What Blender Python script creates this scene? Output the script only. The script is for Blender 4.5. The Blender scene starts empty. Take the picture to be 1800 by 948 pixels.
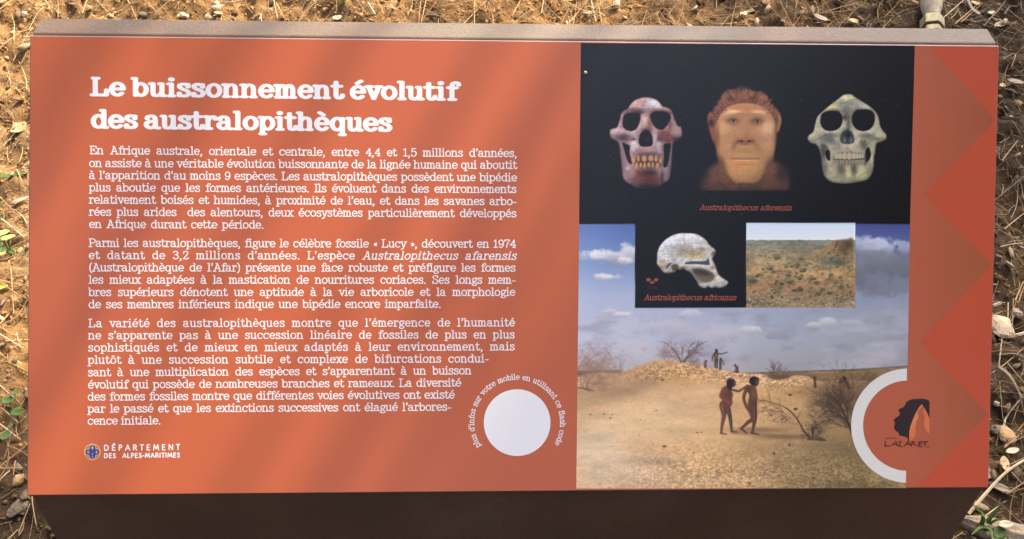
import bpy, bmesh, math, random
import numpy as np
from mathutils import Matrix, Vector

# ------------------------------------------------------------------ camera
# the board's four corners as seen in the photograph give the camera pose
CORN = [(52, 62), (1757, 80), (1738, 858), (47, 872)]
FPX = 1500.0
BOARD_W = 1.0
TILT = math.radians(45)
HP = 0.50                                        # height of the board's centre
_A = []
for (u, v), (x, y) in zip([(0, 0), (1, 0), (1, 1), (0, 1)], CORN):
    _A += [[u, v, 1, 0, 0, 0, -x*u, -x*v, -x], [0, 0, 0, u, v, 1, -y*u, -y*v, -y]]
HOM = np.linalg.svd(np.array(_A, float))[2][-1].reshape(3, 3)
KM = np.array([[FPX, 0, 900], [0, FPX, 474], [0, 0, 1.]])
_M = np.linalg.inv(KM) @ HOM
if _M[2, 2] < 0: _M = -_M
_a, _b, _t = _M.T
_s = BOARD_W/np.linalg.norm(_a)
_a, _b, _t = _a*_s, _b*_s, _t*_s
ex = _a/np.linalg.norm(_a)
_bx = float(_b @ ex)
ey = -(_b - _bx*ex); BOARD_H = float(np.linalg.norm(ey)); ey = ey/BOARD_H
ez = np.cross(ex, ey)
_cen = _t + _a/2 + _b/2
PB = np.array([[1, 0, 0], [0, math.cos(TILT), math.sin(TILT)], [0, -math.sin(TILT), math.cos(TILT)]]).T
RWC = PB @ np.array([ex, ey, ez])
CAMP = np.array([0, 0, HP]) - RWC @ _cen
HINV = np.linalg.inv(HOM)

def uv_local(u, v):
    """board fractions -> board-local x (right), y (up)"""
    return (u-.5)*BOARD_W + (v-.5)*_bx, -(v-.5)*BOARD_H
def PX(x, y):
    """printed point seen at photo pixel x,y -> board-local x,y in metres"""
    w = HINV @ np.array([x, y, 1.0])
    return uv_local(w[0]/w[2], w[1]/w[2])
def PXa(x, y):
    w0 = HINV[0, 0]*x + HINV[0, 1]*y + HINV[0, 2]; w1 = HINV[1, 0]*x + HINV[1, 1]*y + HINV[1, 2]
    w2 = HINV[2, 0]*x + HINV[2, 1]*y + HINV[2, 2]
    return uv_local(w0/w2, w1/w2)
def to_px(p):
    q = RWC.T @ (np.asarray(p, float) - CAMP)
    return 900 + FPX*q[0]/q[2], 474 + FPX*q[1]/q[2]

sc = bpy.context.scene
col = sc.collection
cam = bpy.data.cameras.new('camera')
cam.sensor_width = 36; cam.lens = FPX/1800*36; cam.clip_start = .05; cam.clip_end = 200
camo = bpy.data.objects.new('camera', cam); col.objects.link(camo)
cm = Matrix.Identity(4)
for i in range(3):
    cm[i][0] = RWC[i, 0]; cm[i][1] = -RWC[i, 1]; cm[i][2] = -RWC[i, 2]; cm[i][3] = CAMP[i]
camo.matrix_world = cm
sc.camera = camo

# ------------------------------------------------------------------ light
SUN_EL, SUN_AZ = math.radians(50), math.radians(38)      # azimuth from straight behind the board, to the right
SUN = Vector((math.cos(SUN_EL)*math.sin(SUN_AZ), math.cos(SUN_EL)*math.cos(SUN_AZ), math.sin(SUN_EL)))
wd = bpy.data.worlds.new('World'); sc.world = wd; wd.use_nodes = True
nt = wd.node_tree; bg = nt.nodes['Background']
sky = nt.nodes.new('ShaderNodeTexSky'); sky.sky_type = 'NISHITA'; sky.sun_disc = False
sky.sun_elevation = SUN_EL; sky.sun_rotation = SUN_AZ
sky.dust_density = 7.0; sky.air_density = .6; sky.ozone_density = .5
nt.links.new(sky.outputs[0], bg.inputs[0]); bg.inputs[1].default_value = .15
sl = bpy.data.lights.new('sun', 'SUN'); sl.energy = 3.0; sl.angle = math.radians(.53); sl.color = (1, .82, .53)
so = bpy.data.objects.new('sun', sl); col.objects.link(so)
so.rotation_euler = SUN.to_track_quat('Z', 'Y').to_euler(); so.location = SUN*20
sc.view_settings.view_transform = 'Standard'; sc.view_settings.look = 'None'
sc.view_settings.exposure = 1.8; sc.view_settings.gamma = 1
sc.view_settings.use_curve_mapping = False
sc.cycles.use_denoising = True
sc.cycles.max_bounces = 6

# what the shading trees are made of (tuned with the light)
STREAKS = [(-.475, .020, 4.2), (-.41, .013, 4.4), (-.335, .024, 4.2), (-.235, .019, 4.4), (-.165, .014, 4.1), (-.10, .024, 4.3), (.0, .018, 4.2), (.06, .028, 4.4), (.11, .022, 4.2), (.16, .026, 4.3)]
LEAFY_N, LEAFY_C = 22, 32
SPOTS = [(-.60, .32, 20), (-.66, .28, 14), (-.55, .36, 10), (-.63, .36, 8), (-.50, .585, 7), (-.41, .53, 4), (.28, .10, 9), (.20, .15, 6), (.12, .20, 3), (-.95, -.2, 2), (.10, -.98, 5)]
GAPS = [(1080, 60, 1.6), (1000, 800, 1.4), (860, 215, 1.1), (630, 850, .7), (90, 490, .6), (560, 260, .6), (1690, 720, .45), (330, 420, .5)]
CROWN_B = 3600

# ------------------------------------------------------------------ helpers
def lin(c):
    return tuple((v/12.92 if v <= .04045 else ((v+.055)/1.055)**2.4) for v in c)
def s8(r, g, b, k=.86):
    return tuple(v*k for v in lin((r/255, g/255, b/255)))
def mesh(name, verts, faces, mat=None, parent=None, smooth=False):
    me = bpy.data.meshes.new(name)
    me.from_pydata([tuple(map(float, v)) for v in verts], [], [tuple(map(int, f)) for f in faces])
    if smooth: me.polygons.foreach_set('use_smooth', [True]*len(me.polygons))
    me.update()
    o = bpy.data.objects.new(name, me); col.objects.link(o)
    if mat: me.materials.append(mat)
    if parent: o.parent = parent
    return o
def fast_mesh(name, v, f, mat, parent=None, smooth=False, colors=None):
    """v (n,3), f (m,k) numpy"""
    v = np.ascontiguousarray(v, np.float32); f = np.ascontiguousarray(f, np.int32)
    me = bpy.data.meshes.new(name); k = f.shape[1]
    me.vertices.add(len(v)); me.vertices.foreach_set('co', v.ravel())
    me.loops.add(f.size); me.loops.foreach_set('vertex_index', f.ravel())
    me.polygons.add(len(f)); me.polygons.foreach_set('loop_start', np.arange(0, f.size, k, dtype=np.int32))
    if smooth: me.polygons.foreach_set('use_smooth', np.ones(len(f), bool))
    me.update(calc_edges=True)
    if colors is not None:
        ca = me.color_attributes.new('ink', 'FLOAT_COLOR', 'POINT')
        ca.data.foreach_set('color', np.c_[colors, np.ones(len(colors))].astype(np.float32).ravel())
    o = bpy.data.objects.new(name, me); col.objects.link(o)
    me.materials.append(mat)
    if parent: o.parent = parent
    return o
def bm_obj(name, bm, mat, parent=None, smooth=False):
    me = bpy.data.meshes.new(name); bm.to_mesh(me); bm.free()
    if smooth: me.polygons.foreach_set('use_smooth', [True]*len(me.polygons))
    o = bpy.data.objects.new(name, me); col.objects.link(o); me.materials.append(mat)
    if parent: o.parent = parent
    return o
def tag(o, label=None, cat=None, group=None, kind=None):
    if label: o['label'] = label
    if cat: o['category'] = cat
    if group: o['group'] = group
    if kind: o['kind'] = kind
    return o
def empty(name, loc):
    o = bpy.data.objects.new(name, None); col.objects.link(o); o.location = loc
    o.empty_display_size = .05
    return o
class NT:
    def __init__(s, name, rough=.6, spec=.5):
        s.m = bpy.data.materials.new(name); s.m.use_nodes = True
        s.t = s.m.node_tree; s.b = s.t.nodes['Principled BSDF']
        s.b.inputs['Roughness'].default_value = rough; s.b.inputs['Specular IOR Level'].default_value = spec
    def n(s, ty, **kw):
        x = s.t.nodes.new(ty)
        for k, v in kw.items():
            if k in x.inputs: x.inputs[k].default_value = v
            else: setattr(x, k, v)
        return x
    def l(s, a, b): s.t.links.new(a, b)
    def noise(s, scale, detail=4, rough=.55, co=None, dist=0):
        x = s.n('ShaderNodeTexNoise', Scale=scale, Detail=detail, Roughness=rough, Distortion=dist)
        if co is not None: s.l(co, x.inputs['Vector'])
        return x.outputs['Fac']
    def ramp(s, fac, stops):
        x = s.n('ShaderNodeValToRGB'); e = x.color_ramp.elements
        while len(e) < len(stops): e.new(.5)
        for q, (p, c) in zip(e, stops):
            q.position = p; q.color = (*c, 1) if len(c) == 3 else c
        s.l(fac, x.inputs[0]); return x.outputs[0]
    def mix(s, fac, a, b, mode='MIX'):
        x = s.n('ShaderNodeMix', data_type='RGBA', blend_type=mode)
        for sock, v in ((x.inputs[0], fac), (x.inputs[6], a), (x.inputs[7], b)):
            if hasattr(v, 'is_output'): s.l(v, sock)
            elif isinstance(v, tuple): sock.default_value = (*v, 1)
            else: sock.default_value = v
        return x.outputs[2]
    def co(s, kind='Object'): return s.n('ShaderNodeTexCoord').outputs[kind]
    def bump(s, h, strength=.3, dist=.002):
        x = s.n('ShaderNodeBump', Strength=strength, Distance=dist); s.l(h, x.inputs['Height'])
        s.l(x.outputs[0], s.b.inputs['Normal'])
    def base(s, c):
        if hasattr(c, 'is_output'): s.l(c, s.b.inputs['Base Color'])
        else: s.b.inputs['Base Color'].default_value = (*c, 1)
def plain(name, c, var=.18, scale=60, rough=.75, spec=.3, bump=.2, bd=.001):
    """a colour with a little natural mottling and grain"""
    n = NT(name, rough, spec); co = n.co()
    f = n.noise(scale, 5, .6, co)
    n.base(n.ramp(f, [(.25, tuple(v*(1-var) for v in c)), (.75, tuple(min(1, v*(1+var)) for v in c))]))
    if bump: n.bump(n.noise(scale*3, 4, .6, co), bump, bd)
    return n.m
def print_mat(name, c=None, rough=.28):
    """laminated print: ink colour under a satin film with a faint orange-peel"""
    n = NT(name, rough, .68); co = n.co()
    if c is None:
        a = n.n('ShaderNodeVertexColor', layer_name='ink'); base = a.outputs[0]
    else:
        x = n.n('ShaderNodeRGB'); x.outputs[0].default_value = (*c, 1); base = x.outputs[0]
    sp = n.noise(1400, 2, .5, co)
    g = n.ramp(sp, [(.3, (.93, .93, .93)), (.7, (1.06, 1.06, 1.06))])
    n.base(n.mix(1.0, base, g, 'MULTIPLY'))
    rr = n.n('ShaderNodeMapRange'); n.l(n.noise(9, 3, .6, co), rr.inputs[0])
    rr.inputs[3].default_value = rough-.02; rr.inputs[4].default_value = rough+.03
    n.l(rr.outputs[0], n.b.inputs['Roughness'])
    n.bump(n.noise(900, 2, .5, co), .035, .0005)
    return n.m
# ------------------------------------------------------------------ a rounded slab-serif stroke alphabet (x-height = 1)
def cr(pts, closed=False, n=5):
    """Catmull-Rom through points"""
    p = [np.array(q, float) for q in pts]; out = []; N = len(p)
    for i in range(N if closed else N-1):
        if closed: a, b, c, d = p[(i-1) % N], p[i], p[(i+1) % N], p[(i+2) % N]
        else:
            b, c = p[i], p[i+1]; a = p[i-1] if i else 2*b-c; d = p[i+2] if i+2 < N else 2*c-b
        for k in range(n):
            t = k/n
            out.append(.5*((2*b)+(c-a)*t+(2*a-5*b+4*c-d)*t*t+(-a+3*b-3*c+d)*t**3))
    if not closed: out.append(p[-1])
    return out
def L(*p):
    return [('l', [np.array(p[i], float), np.array(p[i+1], float)]) for i in range(len(p)-1)]
def S(*p): return [('l', cr(p, n=4))]
def A(cx, cy, rx, ry, a0, a1, n=18):
    return [('l', [np.array((cx+rx*math.cos(math.radians(a0+(a1-a0)*k/n)), cy+ry*math.sin(math.radians(a0+(a1-a0)*k/n)))) for k in range(n+1)])]
def O(cx, cy, rx, ry, n=22):
    return [('c', [np.array((cx+rx*math.cos(2*math.pi*k/n), cy+ry*math.sin(2*math.pi*k/n))) for k in range(n)])]
def D(x, y): return O(x, y, .05, .05, 10)+[('l', [np.array((x-.05, y)), np.array((x+.05, y))])]
G = {}
G['a'] = (L((.62, .66), (.62, .15)) + S((.11, .76), (.14, .93), (.36, 1), (.56, .92), (.62, .66)) + S((.62, .15), (.67, .02), (.84, 0)) + S((.62, .56), (.34, .54), (.08, .42), (.07, .16), (.27, 0), (.5, .07), (.62, .26)), .96)
G['b'] = (L((0, 1.42), (.14, 1.42), (.14, 0)) + O(.47, .5, .33, .5), .97)
G['c'] = (A(.42, .5, .36, .5, 42, 318) + L((.72, .96), (.72, .72)), .88)
G['d'] = (O(.4, .5, .33, .5) + L((.58, 1.42), (.73, 1.42), (.73, 0), (.9, 0)), 1.0)
G['e'] = (A(.42, .5, .36, .5, 3, 318) + L((.08, .52), (.76, .52)), .9)
G['f'] = (S((.7, 1.24), (.66, 1.39), (.48, 1.43), (.32, 1.34), (.28, 1.1)) + L((.28, 1.1), (.28, 0)) + L((.06, 1), (.56, 1)) + L((.06, 0), (.54, 0)), .64)
G['g'] = (O(.38, .66, .27, .34) + L((.58, .86), (.7, 1.0), (.8, .96)) + S((.24, .36), (.13, .22), (.24, .09), (.55, .05), (.73, -.12), (.62, -.33), (.38, -.38), (.13, -.33), (.06, -.15), (.2, .06)), .86)
G['h'] = (L((0, 1.42), (.15, 1.42), (.15, 0)) + L((-.02, 0), (.34, 0)) + S((.15, .68), (.28, .92), (.48, 1), (.66, .9), (.72, .64)) + L((.72, .64), (.72, 0)) + L((.54, 0), (.9, 0)), 1.02)
G['i'] = (L((.03, 1), (.21, 1), (.21, 0)) + L((.0, 0), (.43, 0)) + D(.2, 1.38), .53)
G['l'] = (L((.03, 1.42), (.2, 1.42), (.2, 0)) + L((-.01, 0), (.41, 0)), .51)
G['m'] = (L((0, 1), (.15, 1), (.15, 0)) + L((-.02, 0), (.32, 0)) + S((.15, .7), (.25, .93), (.4, 1), (.54, .9), (.6, .66)) + L((.6, .66), (.6, 0)) + L((.46, 0), (.75, 0)) + S((.6, .7), (.7, .93), (.85, 1), (.99, .9), (1.05, .66)) + L((1.05, .66), (1.05, 0)) + L((.9, 0), (1.22, 0)), 1.34)
G['n'] = (L((0, 1), (.15, 1), (.15, 0)) + L((-.02, 0), (.34, 0)) + S((.15, .68), (.28, .92), (.48, 1), (.66, .9), (.72, .64)) + L((.72, .64), (.72, 0)) + L((.54, 0), (.9, 0)), 1.02)
G['o'] = (O(.42, .5, .36, .5), .93)
G['p'] = (L((0, 1), (.15, 1), (.15, -.4)) + L((-.02, -.4), (.36, -.4)) + O(.48, .5, .33, .5), .97)
G['q'] = (O(.4, .5, .33, .5) + L((.73, .98), (.73, -.4)) + L((.52, -.4), (.92, -.4)), .98)
G['r'] = (L((.01, 1), (.18, 1), (.18, 0)) + L((-.02, 0), (.44, 0)) + S((.18, .62), (.3, .9), (.47, 1), (.61, .96), (.64, .8)), .74)
G['s'] = (S((.6, .76), (.54, .94), (.36, 1), (.13, .94), (.1, .74), (.3, .57), (.52, .46), (.65, .27), (.57, .06), (.36, 0), (.14, .06), (.08, .24)) + L((.61, .98), (.61, .76)) + L((.07, .02), (.07, .24)), .8)
G['t'] = (L((.2, 1.34), (.2, .22)) + S((.2, .22), (.26, .04), (.42, 0), (.56, .07), (.6, .26)) + L((0, 1), (.5, 1)), .67)
G['u'] = (L((0, 1), (.15, 1), (.15, .32)) + S((.15, .32), (.2, .06), (.38, 0), (.58, .1), (.7, .34)) + L((.55, 1), (.7, 1), (.7, 0), (.87, 0)), .98)
G['v'] = (L((.1, 1), (.41, 0), (.72, 1)) + L((-.04, 1), (.27, 1)) + L((.56, 1), (.86, 1)), .86)
G['x'] = (L((.12, 1), (.7, 0)) + L((.68, 1), (.1, 0)) + L((-.02, 1), (.28, 1)) + L((.54, 1), (.82, 1)) + L((-.04, 0), (.27, 0)) + L((.54, 0), (.86, 0)), .88)
G['y'] = (L((.1, 1), (.42, 0)) + [('l', cr([(.74, 1), (.42, 0), (.3, -.28), (.16, -.4), (.04, -.34)], n=4))] + L((-.04, 1), (.27, 1)) + L((.58, 1), (.88, 1)), .87)
G['L'] = (L((.02, 1.4), (.46, 1.4)) + L((.22, 1.4), (.22, 0)) + L((.02, 0), (.9, 0), (.9, .42)), 1.06)
G['E'] = (L((.02, 0), (.94, 0), (.94, .36)) + L((.02, 1.4), (.92, 1.4), (.92, 1.06)) + L((.2, 1.4), (.2, 0)) + L((.2, .73), (.62, .73)) + L((.62, .9), (.62, .55)), 1.1)
G['A'] = (L((.16, 0), (.58, 1.4), (1.02, 0)) + L((-.02, 0), (.36, 0)) + L((.8, 0), (1.2, 0)) + L((.3, .48), (.87, .48)) + L((.4, 1.4), (.6, 1.4)), 1.22)
G['P'] = (L((.02, 1.4), (.55, 1.4)) + L((.2, 1.4), (.2, 0)) + L((.02, 0), (.46, 0)) + A(.55, 1.03, .38, .37, 90, -90, 12) + L((.2, .66), (.55, .66)), 1.02)
G['S'] = (S((.78, 1.06), (.7, 1.32), (.45, 1.42), (.16, 1.3), (.12, 1.02), (.36, .8), (.62, .66), (.84, .4), (.72, .08), (.44, -.01), (.18, .1), (.1, .36)) + L((.8, 1.38), (.8, 1.04)) + L((.08, .02), (.08, .38)), 1.0)
G['I'] = (L((.2, 1.4), (.2, 0)) + L((.0, 1.4), (.4, 1.4)) + L((.0, 0), (.4, 0)), .52)
G['4'] = (L((.62, 0), (.62, 1.36), (.06, .42), (.84, .42)) + L((.4, 0), (.82, 0)), .94)
G['1'] = (L((.06, 1.12), (.32, 1.38), (.32, 0)) + L((.06, 0), (.6, 0)), .72)
G['5'] = (L((.74, 1.38), (.2, 1.38), (.14, .76)) + S((.14, .76), (.36, .9), (.62, .86), (.8, .62), (.78, .28), (.58, .02), (.3, 0), (.1, .16), (.1, .3)), .94)
G['9'] = (O(.43, .94, .33, .43) + S((.76, .94), (.76, .5), (.6, .1), (.36, 0), (.16, .12), (.14, .24)), .92)
G['3'] = (S((.12, 1.12), (.18, 1.32), (.42, 1.4), (.66, 1.3), (.72, 1.06), (.58, .82), (.36, .76)) + S((.36, .76), (.64, .7), (.8, .46), (.72, .14), (.44, 0), (.18, .08), (.1, .28)), .92)
G['2'] = (S((.12, 1.02), (.16, 1.28), (.42, 1.4), (.7, 1.26), (.74, .98), (.5, .58), (.12, .06)) + L((.1, .02), (.8, .02), (.82, .26)), .94)
G['7'] = (L((.08, 1.12), (.1, 1.38), (.82, 1.38)) + S((.82, 1.38), (.56, .84), (.4, .4), (.36, 0)), .9)
G['.'] = (D(.16, .02), .4)
G[','] = (S((.18, .04), (.22, -.06), (.16, -.22), (.06, -.34)) + D(.17, .02), .42)
G['\u2019'] = (S((.16, 1.4), (.2, 1.28), (.14, 1.12), (.06, 1.02)) + D(.15, 1.37), .36)
G['-'] = (L((.06, .44), (.48, .44)), .58)
G['('] = (S((.42, 1.5), (.2, 1.15), (.12, .6), (.2, .02), (.42, -.34)), .5)
G[')'] = (S((.06, 1.5), (.28, 1.15), (.36, .6), (.28, .02), (.06, -.34)), .5)
G['\u00ab'] = (L((.3, .74), (.1, .5), (.3, .26)) + L((.52, .74), (.32, .5), (.52, .26)), .66)
G['\u00bb'] = (L((.1, .74), (.3, .5), (.1, .26)) + L((.32, .74), (.52, .5), (.32, .26)), .66)
def _acc(base, extra): return (G[base][0] + extra, G[base][1])
G['\u00e9'] = _acc('e', L((.36, 1.26), (.6, 1.46)))
G['\u00e8'] = _acc('e', L((.26, 1.46), (.5, 1.26)))
G['\u00e0'] = _acc('a', L((.22, 1.46), (.46, 1.26)))
G['\u00f4'] = _acc('o', L((.22, 1.24), (.42, 1.44), (.62, 1.24)))
# sans capitals (cap height = 1)
N = {}
N['D'] = (L((.08, 0), (.08, 1)) + S((.08, 1), (.42, .98), (.7, .78), (.76, .5), (.7, .22), (.42, .02), (.08, 0)), .9)
N['E'] = (L((.08, 0), (.08, 1)) + L((.08, 1), (.54, 1)) + L((.08, .52), (.5, .52)) + L((.08, 0), (.56, 0)), .68)
N['\u00c9'] = (N['E'][0] + L((.3, 1.16), (.46, 1.32)), .68)
N['P'] = (L((.08, 0), (.08, 1)) + S((.08, 1), (.4, .99), (.56, .86), (.56, .64), (.4, .5), (.08, .48)), .68)
N['A'] = (L((.02, 0), (.42, 1), (.82, 0)) + L((.18, .34), (.66, .34)), .86)
N['R'] = (N['P'][0] + L((.32, .48), (.66, 0)), .74)
N['T'] = (L((.02, 1), (.62, 1)) + L((.32, 1), (.32, 0)), .66)
N['M'] = (L((.04, 0), (.16, 1), (.5, .2), (.84, 1), (.96, 0)), 1.04)
N['N'] = (L((.08, 0), (.08, 1), (.74, 0), (.74, 1)), .86)
N['S'] = (S((.5, .86), (.36, 1), (.14, .94), (.08, .74), (.26, .56), (.46, .42), (.52, .2), (.38, .02), (.18, 0), (.04, .16)), .6)
N['L'] = (L((.08, 1), (.08, 0), (.52, 0)), .6)
N['I'] = (L((.08, 0), (.08, 1)), .24)
N['-'] = (L((.04, .4), (.32, .4)), .36)
N['G'] = (A(.48, .5, .42, .5, 45, 350) + L((.9, .42), (.56, .42)), 1.0)
N['O'] = (O(.48, .5, .42, .5), 1.0)
N['U'] = (L((.08, 1), (.08, .35)) + S((.08, .35), (.2, .06), (.4, 0), (.6, .06), (.72, .35)) + L((.72, .35), (.72, 1)), .84)

class Ink:
    """collects strokes as flat ribbons with round ends; every stroke a hair above the last"""
    def __init__(s): s.v = []; s.f = []
    def stroke(s, pts, closed, r, fn, z, sx=1.0, capn=4):
        """pts in pen space (round pen radius r); fn maps pen space -> board xy"""
        P = []
        for p in pts:
            if not P or np.hypot(*(p-P[-1])) > 1e-6: P.append(p)
        if closed and np.hypot(*(P[0]-P[-1])) < 1e-6: P.pop()
        n = len(P); base = len(s.v); lf = []; rt = []
        for i in range(n):
            if closed: d0, d1 = P[i]-P[i-1], P[(i+1) % n]-P[i]
            else: d0 = P[i]-P[max(i-1, 0)]; d1 = P[min(i+1, n-1)]-P[i]
            if not closed and i == 0: d0 = d1
            if not closed and i == n-1: d1 = d0
            d0 = d0/(np.hypot(*d0)+1e-12); d1 = d1/(np.hypot(*d1)+1e-12)
            t = d0+d1; t = t/(np.hypot(*t)+1e-12); nn = np.array((-t[1], t[0]))
            k = 1/max(.6, float(nn @ np.array((-d0[1], d0[0]))))
            lf.append(P[i]+nn*r*k); rt.append(P[i]-nn*r*k)
        for a, b in zip(lf, rt):
            for q in (a, b):
                x, y = fn(q); s.v.append((x, y, z))
        m = n if closed else n-1
        for i in range(m):
            j = (i+1) % n
            s.f.append((base+2*i, base+2*i+1, base+2*j+1, base+2*j))
        if not closed:
            for end, dr in ((0, P[0]-P[1]), (n-1, P[-1]-P[-2])):
                dr = dr/np.hypot(*dr); nn = np.array((-dr[1], dr[0])); c0 = len(s.v)
                for k in range(capn*2-1):
                    a = math.pi*(k+1)/(capn*2)
                    q = P[end]+r*(math.cos(a)*nn+math.sin(a)*dr)
                    x, y = fn(q); s.v.append((x, y, z))
                # nn points to the +side relative to the outward direction
                ia, ib = base+2*end, base+2*end+1
                if end == 0: ia, ib = ib, ia
                s.f.append(tuple([ia]+list(range(c0, c0+capn*2-1))+[ib]))
    def poly(s, pts, z):
        b = len(s.v); s.v += [(x, y, z) for x, y in pts]; s.f.append(tuple(range(b, b+len(pts))))
    def glyph(s, strokes, x0, W, w, place, z, st=1.0, slant=0.0, capn=4):
        """W,w: pen width and height; st: x stretch of the skeleton"""
        k = w/W
        for i, (ty, pts) in enumerate(strokes):
            if W > .35 and ty == 'l' and len(pts) == 2 and abs(pts[0][1]-pts[1][1]) < .01 and pts[0][1] in (0, -.4, 1.4) and .2 < abs(pts[0][0]-pts[1][0]) < .5:
                c_ = (pts[0]+pts[1])/2; pts = [c_+(p-c_)*.66 for p in pts]
            pp = [np.array(((x0+p[0]*st)*k, p[1])) for p in pts]
            fn = lambda q: place(q[0]/k + slant*q[1], q[1])
            s.stroke(pp, ty == 'c', w/2, fn, z+i*3e-6, capn=capn)
    def build(s, name, mat, parent):
        me = bpy.data.meshes.new(name); me.from_pydata(s.v, [], s.f); me.update()
        # every ribbon faces out of the board
        bm = bmesh.new(); bm.from_mesh(me)
        fl = [f for f in bm.faces if f.normal.z < 0]
        bmesh.ops.reverse_faces(bm, faces=fl); bm.to_mesh(me); bm.free()
        o = bpy.data.objects.new(name, me); col.objects.link(o); me.materials.append(mat)
        o.parent = parent
        return o
def text_line(ink, txt, p0, p1, xh, W=.2, w=.165, z=4.5e-5, st=1.0, slant=0.0, font=G, track=0.0, extra=0.0, fit='space', italics=None, capn=3):
    """set txt between photo pixels p0 and p1 (both on the baseline); xh = outer x-height in photo pixels"""
    a = np.array(PX(*p0)); b = np.array(PX(*p1)); ln = np.hypot(*(b-a)); e = (b-a)/ln; n = np.array((-e[1], e[0]))
    pxm = ln/np.hypot(p1[0]-p0[0], p1[1]-p0[1])
    un = xh*pxm/(1+w)                              # metres per unit
    flags = []; on = False; plain_txt = ''
    for c in txt:
        if c == '_': on = not on; continue
        plain_txt += c; flags.append(on)
    txt = plain_txt
    adv = [0 if c == ' ' else font[c][1]*st+extra for c in txt]
    last = [c for c in txt if c != ' '][-1]
    nat = sum(adv) - .12*st
    room = ln/un - W
    ns = txt.count(' '); nl = len(txt)-ns-1
    if fit == 'space':
        sp = (room-nat)/max(ns, 1); tr = 0.0
        if ns == 0 or sp > 1.15 or sp < .36:
            sp2 = min(max(sp, .36), 1.15) if ns else 0
            tr = (room-nat-sp2*ns)/max(len(txt)-1, 1); sp = sp2
        xs = 1.0
    elif fit == 'stretch':                         # scale widths
        sp = .55; xs = room/(nat+sp*ns+track*(len(txt)-1)); tr = track
    elif fit == 'track':
        sp = .5; tr = (room-nat-sp*ns)/max(len(txt)-1, 1); xs = 1.0
    x = 0.0
    for c, ad, fl in zip(txt, adv, flags):
        if c == ' ': x += sp+tr; continue
        def place(X, Y, x=x):
            q = a + e*un*((X+x)*xs+W/2) + n*un*(Y+w/2)
            return float(q[0]), float(q[1])
        it = .24 if fl else slant
        ink.glyph(font[c][0], 0, W/xs, w, place, z, st, it, capn)
        x += ad+tr
# ------------------------------------------------------------------ the printed pictures, drawn as ink on fine grids
SS = 2.0
CX0, CY0, CX1, CY1 = 1008, 70, 1614, 866
CW, CH = int((CX1-CX0)*SS), int((CY1-CY0)*SS)
CV = np.zeros((CH, CW, 3), np.float32)
rng = np.random.default_rng(7)
def vnoise(h, w, cell, seed, octv=4, gain=.55, ax=1.0, ay=1.0):
    r = np.random.default_rng(seed); out = np.zeros((h, w), np.float32); amp = 1.0; tot = 0
    for o in range(octv):
        cx, cy = max(cell*ax/2**o, 1.0), max(cell*ay/2**o, 1.0)
        gh, gw = int(h/cy)+3, int(w/cx)+3
        g = r.random((gh, gw)).astype(np.float32)
        y = np.arange(h)/cy; x = np.arange(w)/cx
        yi = y.astype(int); xi = x.astype(int); fy = (y-yi); fx = (x-xi)
        fy = (fy*fy*(3-2*fy)).astype(np.float32)[:, None]; fx = (fx*fx*(3-2*fx)).astype(np.float32)[None]
        a = g[yi][:, xi]; b = g[yi][:, xi+1]; c = g[yi+1][:, xi]; d = g[yi+1][:, xi+1]
        out += amp*((a*(1-fx)+b*fx)*(1-fy)+(c*(1-fx)+d*fx)*fy); tot += amp; amp *= gain
    return out/tot
def blur(m, r):
    r = max(r, .05); k = int(math.ceil(r*2.5)); x = np.arange(-k, k+1); g = np.exp(-x*x/(2*r*r)); g = (g/g.sum()).astype(np.float32)
    p = np.pad(m, ((k, k), (k, k)), mode='edge')
    t = sum(g[i]*p[:, i:i+m.shape[1]] for i in range(2*k+1))
    return sum(g[i]*t[i:i+m.shape[0]] for i in range(2*k+1))
class Fr:
    """a drawing frame: points read off an enlargement (origin in photo px, magnification)"""
    def __init__(s, x0, y0, sc): s.x0, s.y0, s.sc = x0, y0, sc
    def __call__(s, p): return [(s.x0+x/s.sc, s.y0+y/s.sc) for x, y in p]
PXF = Fr(0, 0, 1)
def box(x0, y0, x1, y1):
    a, b = max(0, int((x0-CX0)*SS)), max(0, int((y0-CY0)*SS))
    c, d = min(CW, int((x1-CX0)*SS)+1), min(CH, int((y1-CY0)*SS)+1)
    X, Y = np.meshgrid((np.arange(a, c)+.5)/SS+CX0, (np.arange(b, d)+.5)/SS+CY0)
    return slice(b, d), slice(a, c), X.astype(np.float32), Y.astype(np.float32)
def pmask(pts, soft=.5, smooth=True, pad=6):
    p = np.array(cr(pts, True, 5) if smooth else pts, float)
    sy, sx, X, Y = box(p[:, 0].min()-pad-soft*3, p[:, 1].min()-pad-soft*3, p[:, 0].max()+pad+soft*3, p[:, 1].max()+pad+soft*3)
    m = np.zeros(X.shape, bool); q = np.roll(p, -1, 0)
    for (x0, y0), (x1, y1) in zip(p, q):
        if y0 == y1: continue
        c = ((y0 > Y) != (y1 > Y)) & (X < (x1-x0)*(Y-y0)/(y1-y0)+x0)
        m ^= c
    return sy, sx, X, Y, blur(m.astype(np.float32), soft*SS)
def C8(*c): return np.array(c, np.float32)/255
def comp(sy, sx, m, c):
    if m.ndim == 2: m = m[..., None]
    CV[sy, sx] = CV[sy, sx]*(1-m)+c*m
def fill(pts, c, soft=.5, smooth=True, alpha=1.0):
    sy, sx, X, Y, m = pmask(pts, soft, smooth); comp(sy, sx, m*alpha, C8(*c))
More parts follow.
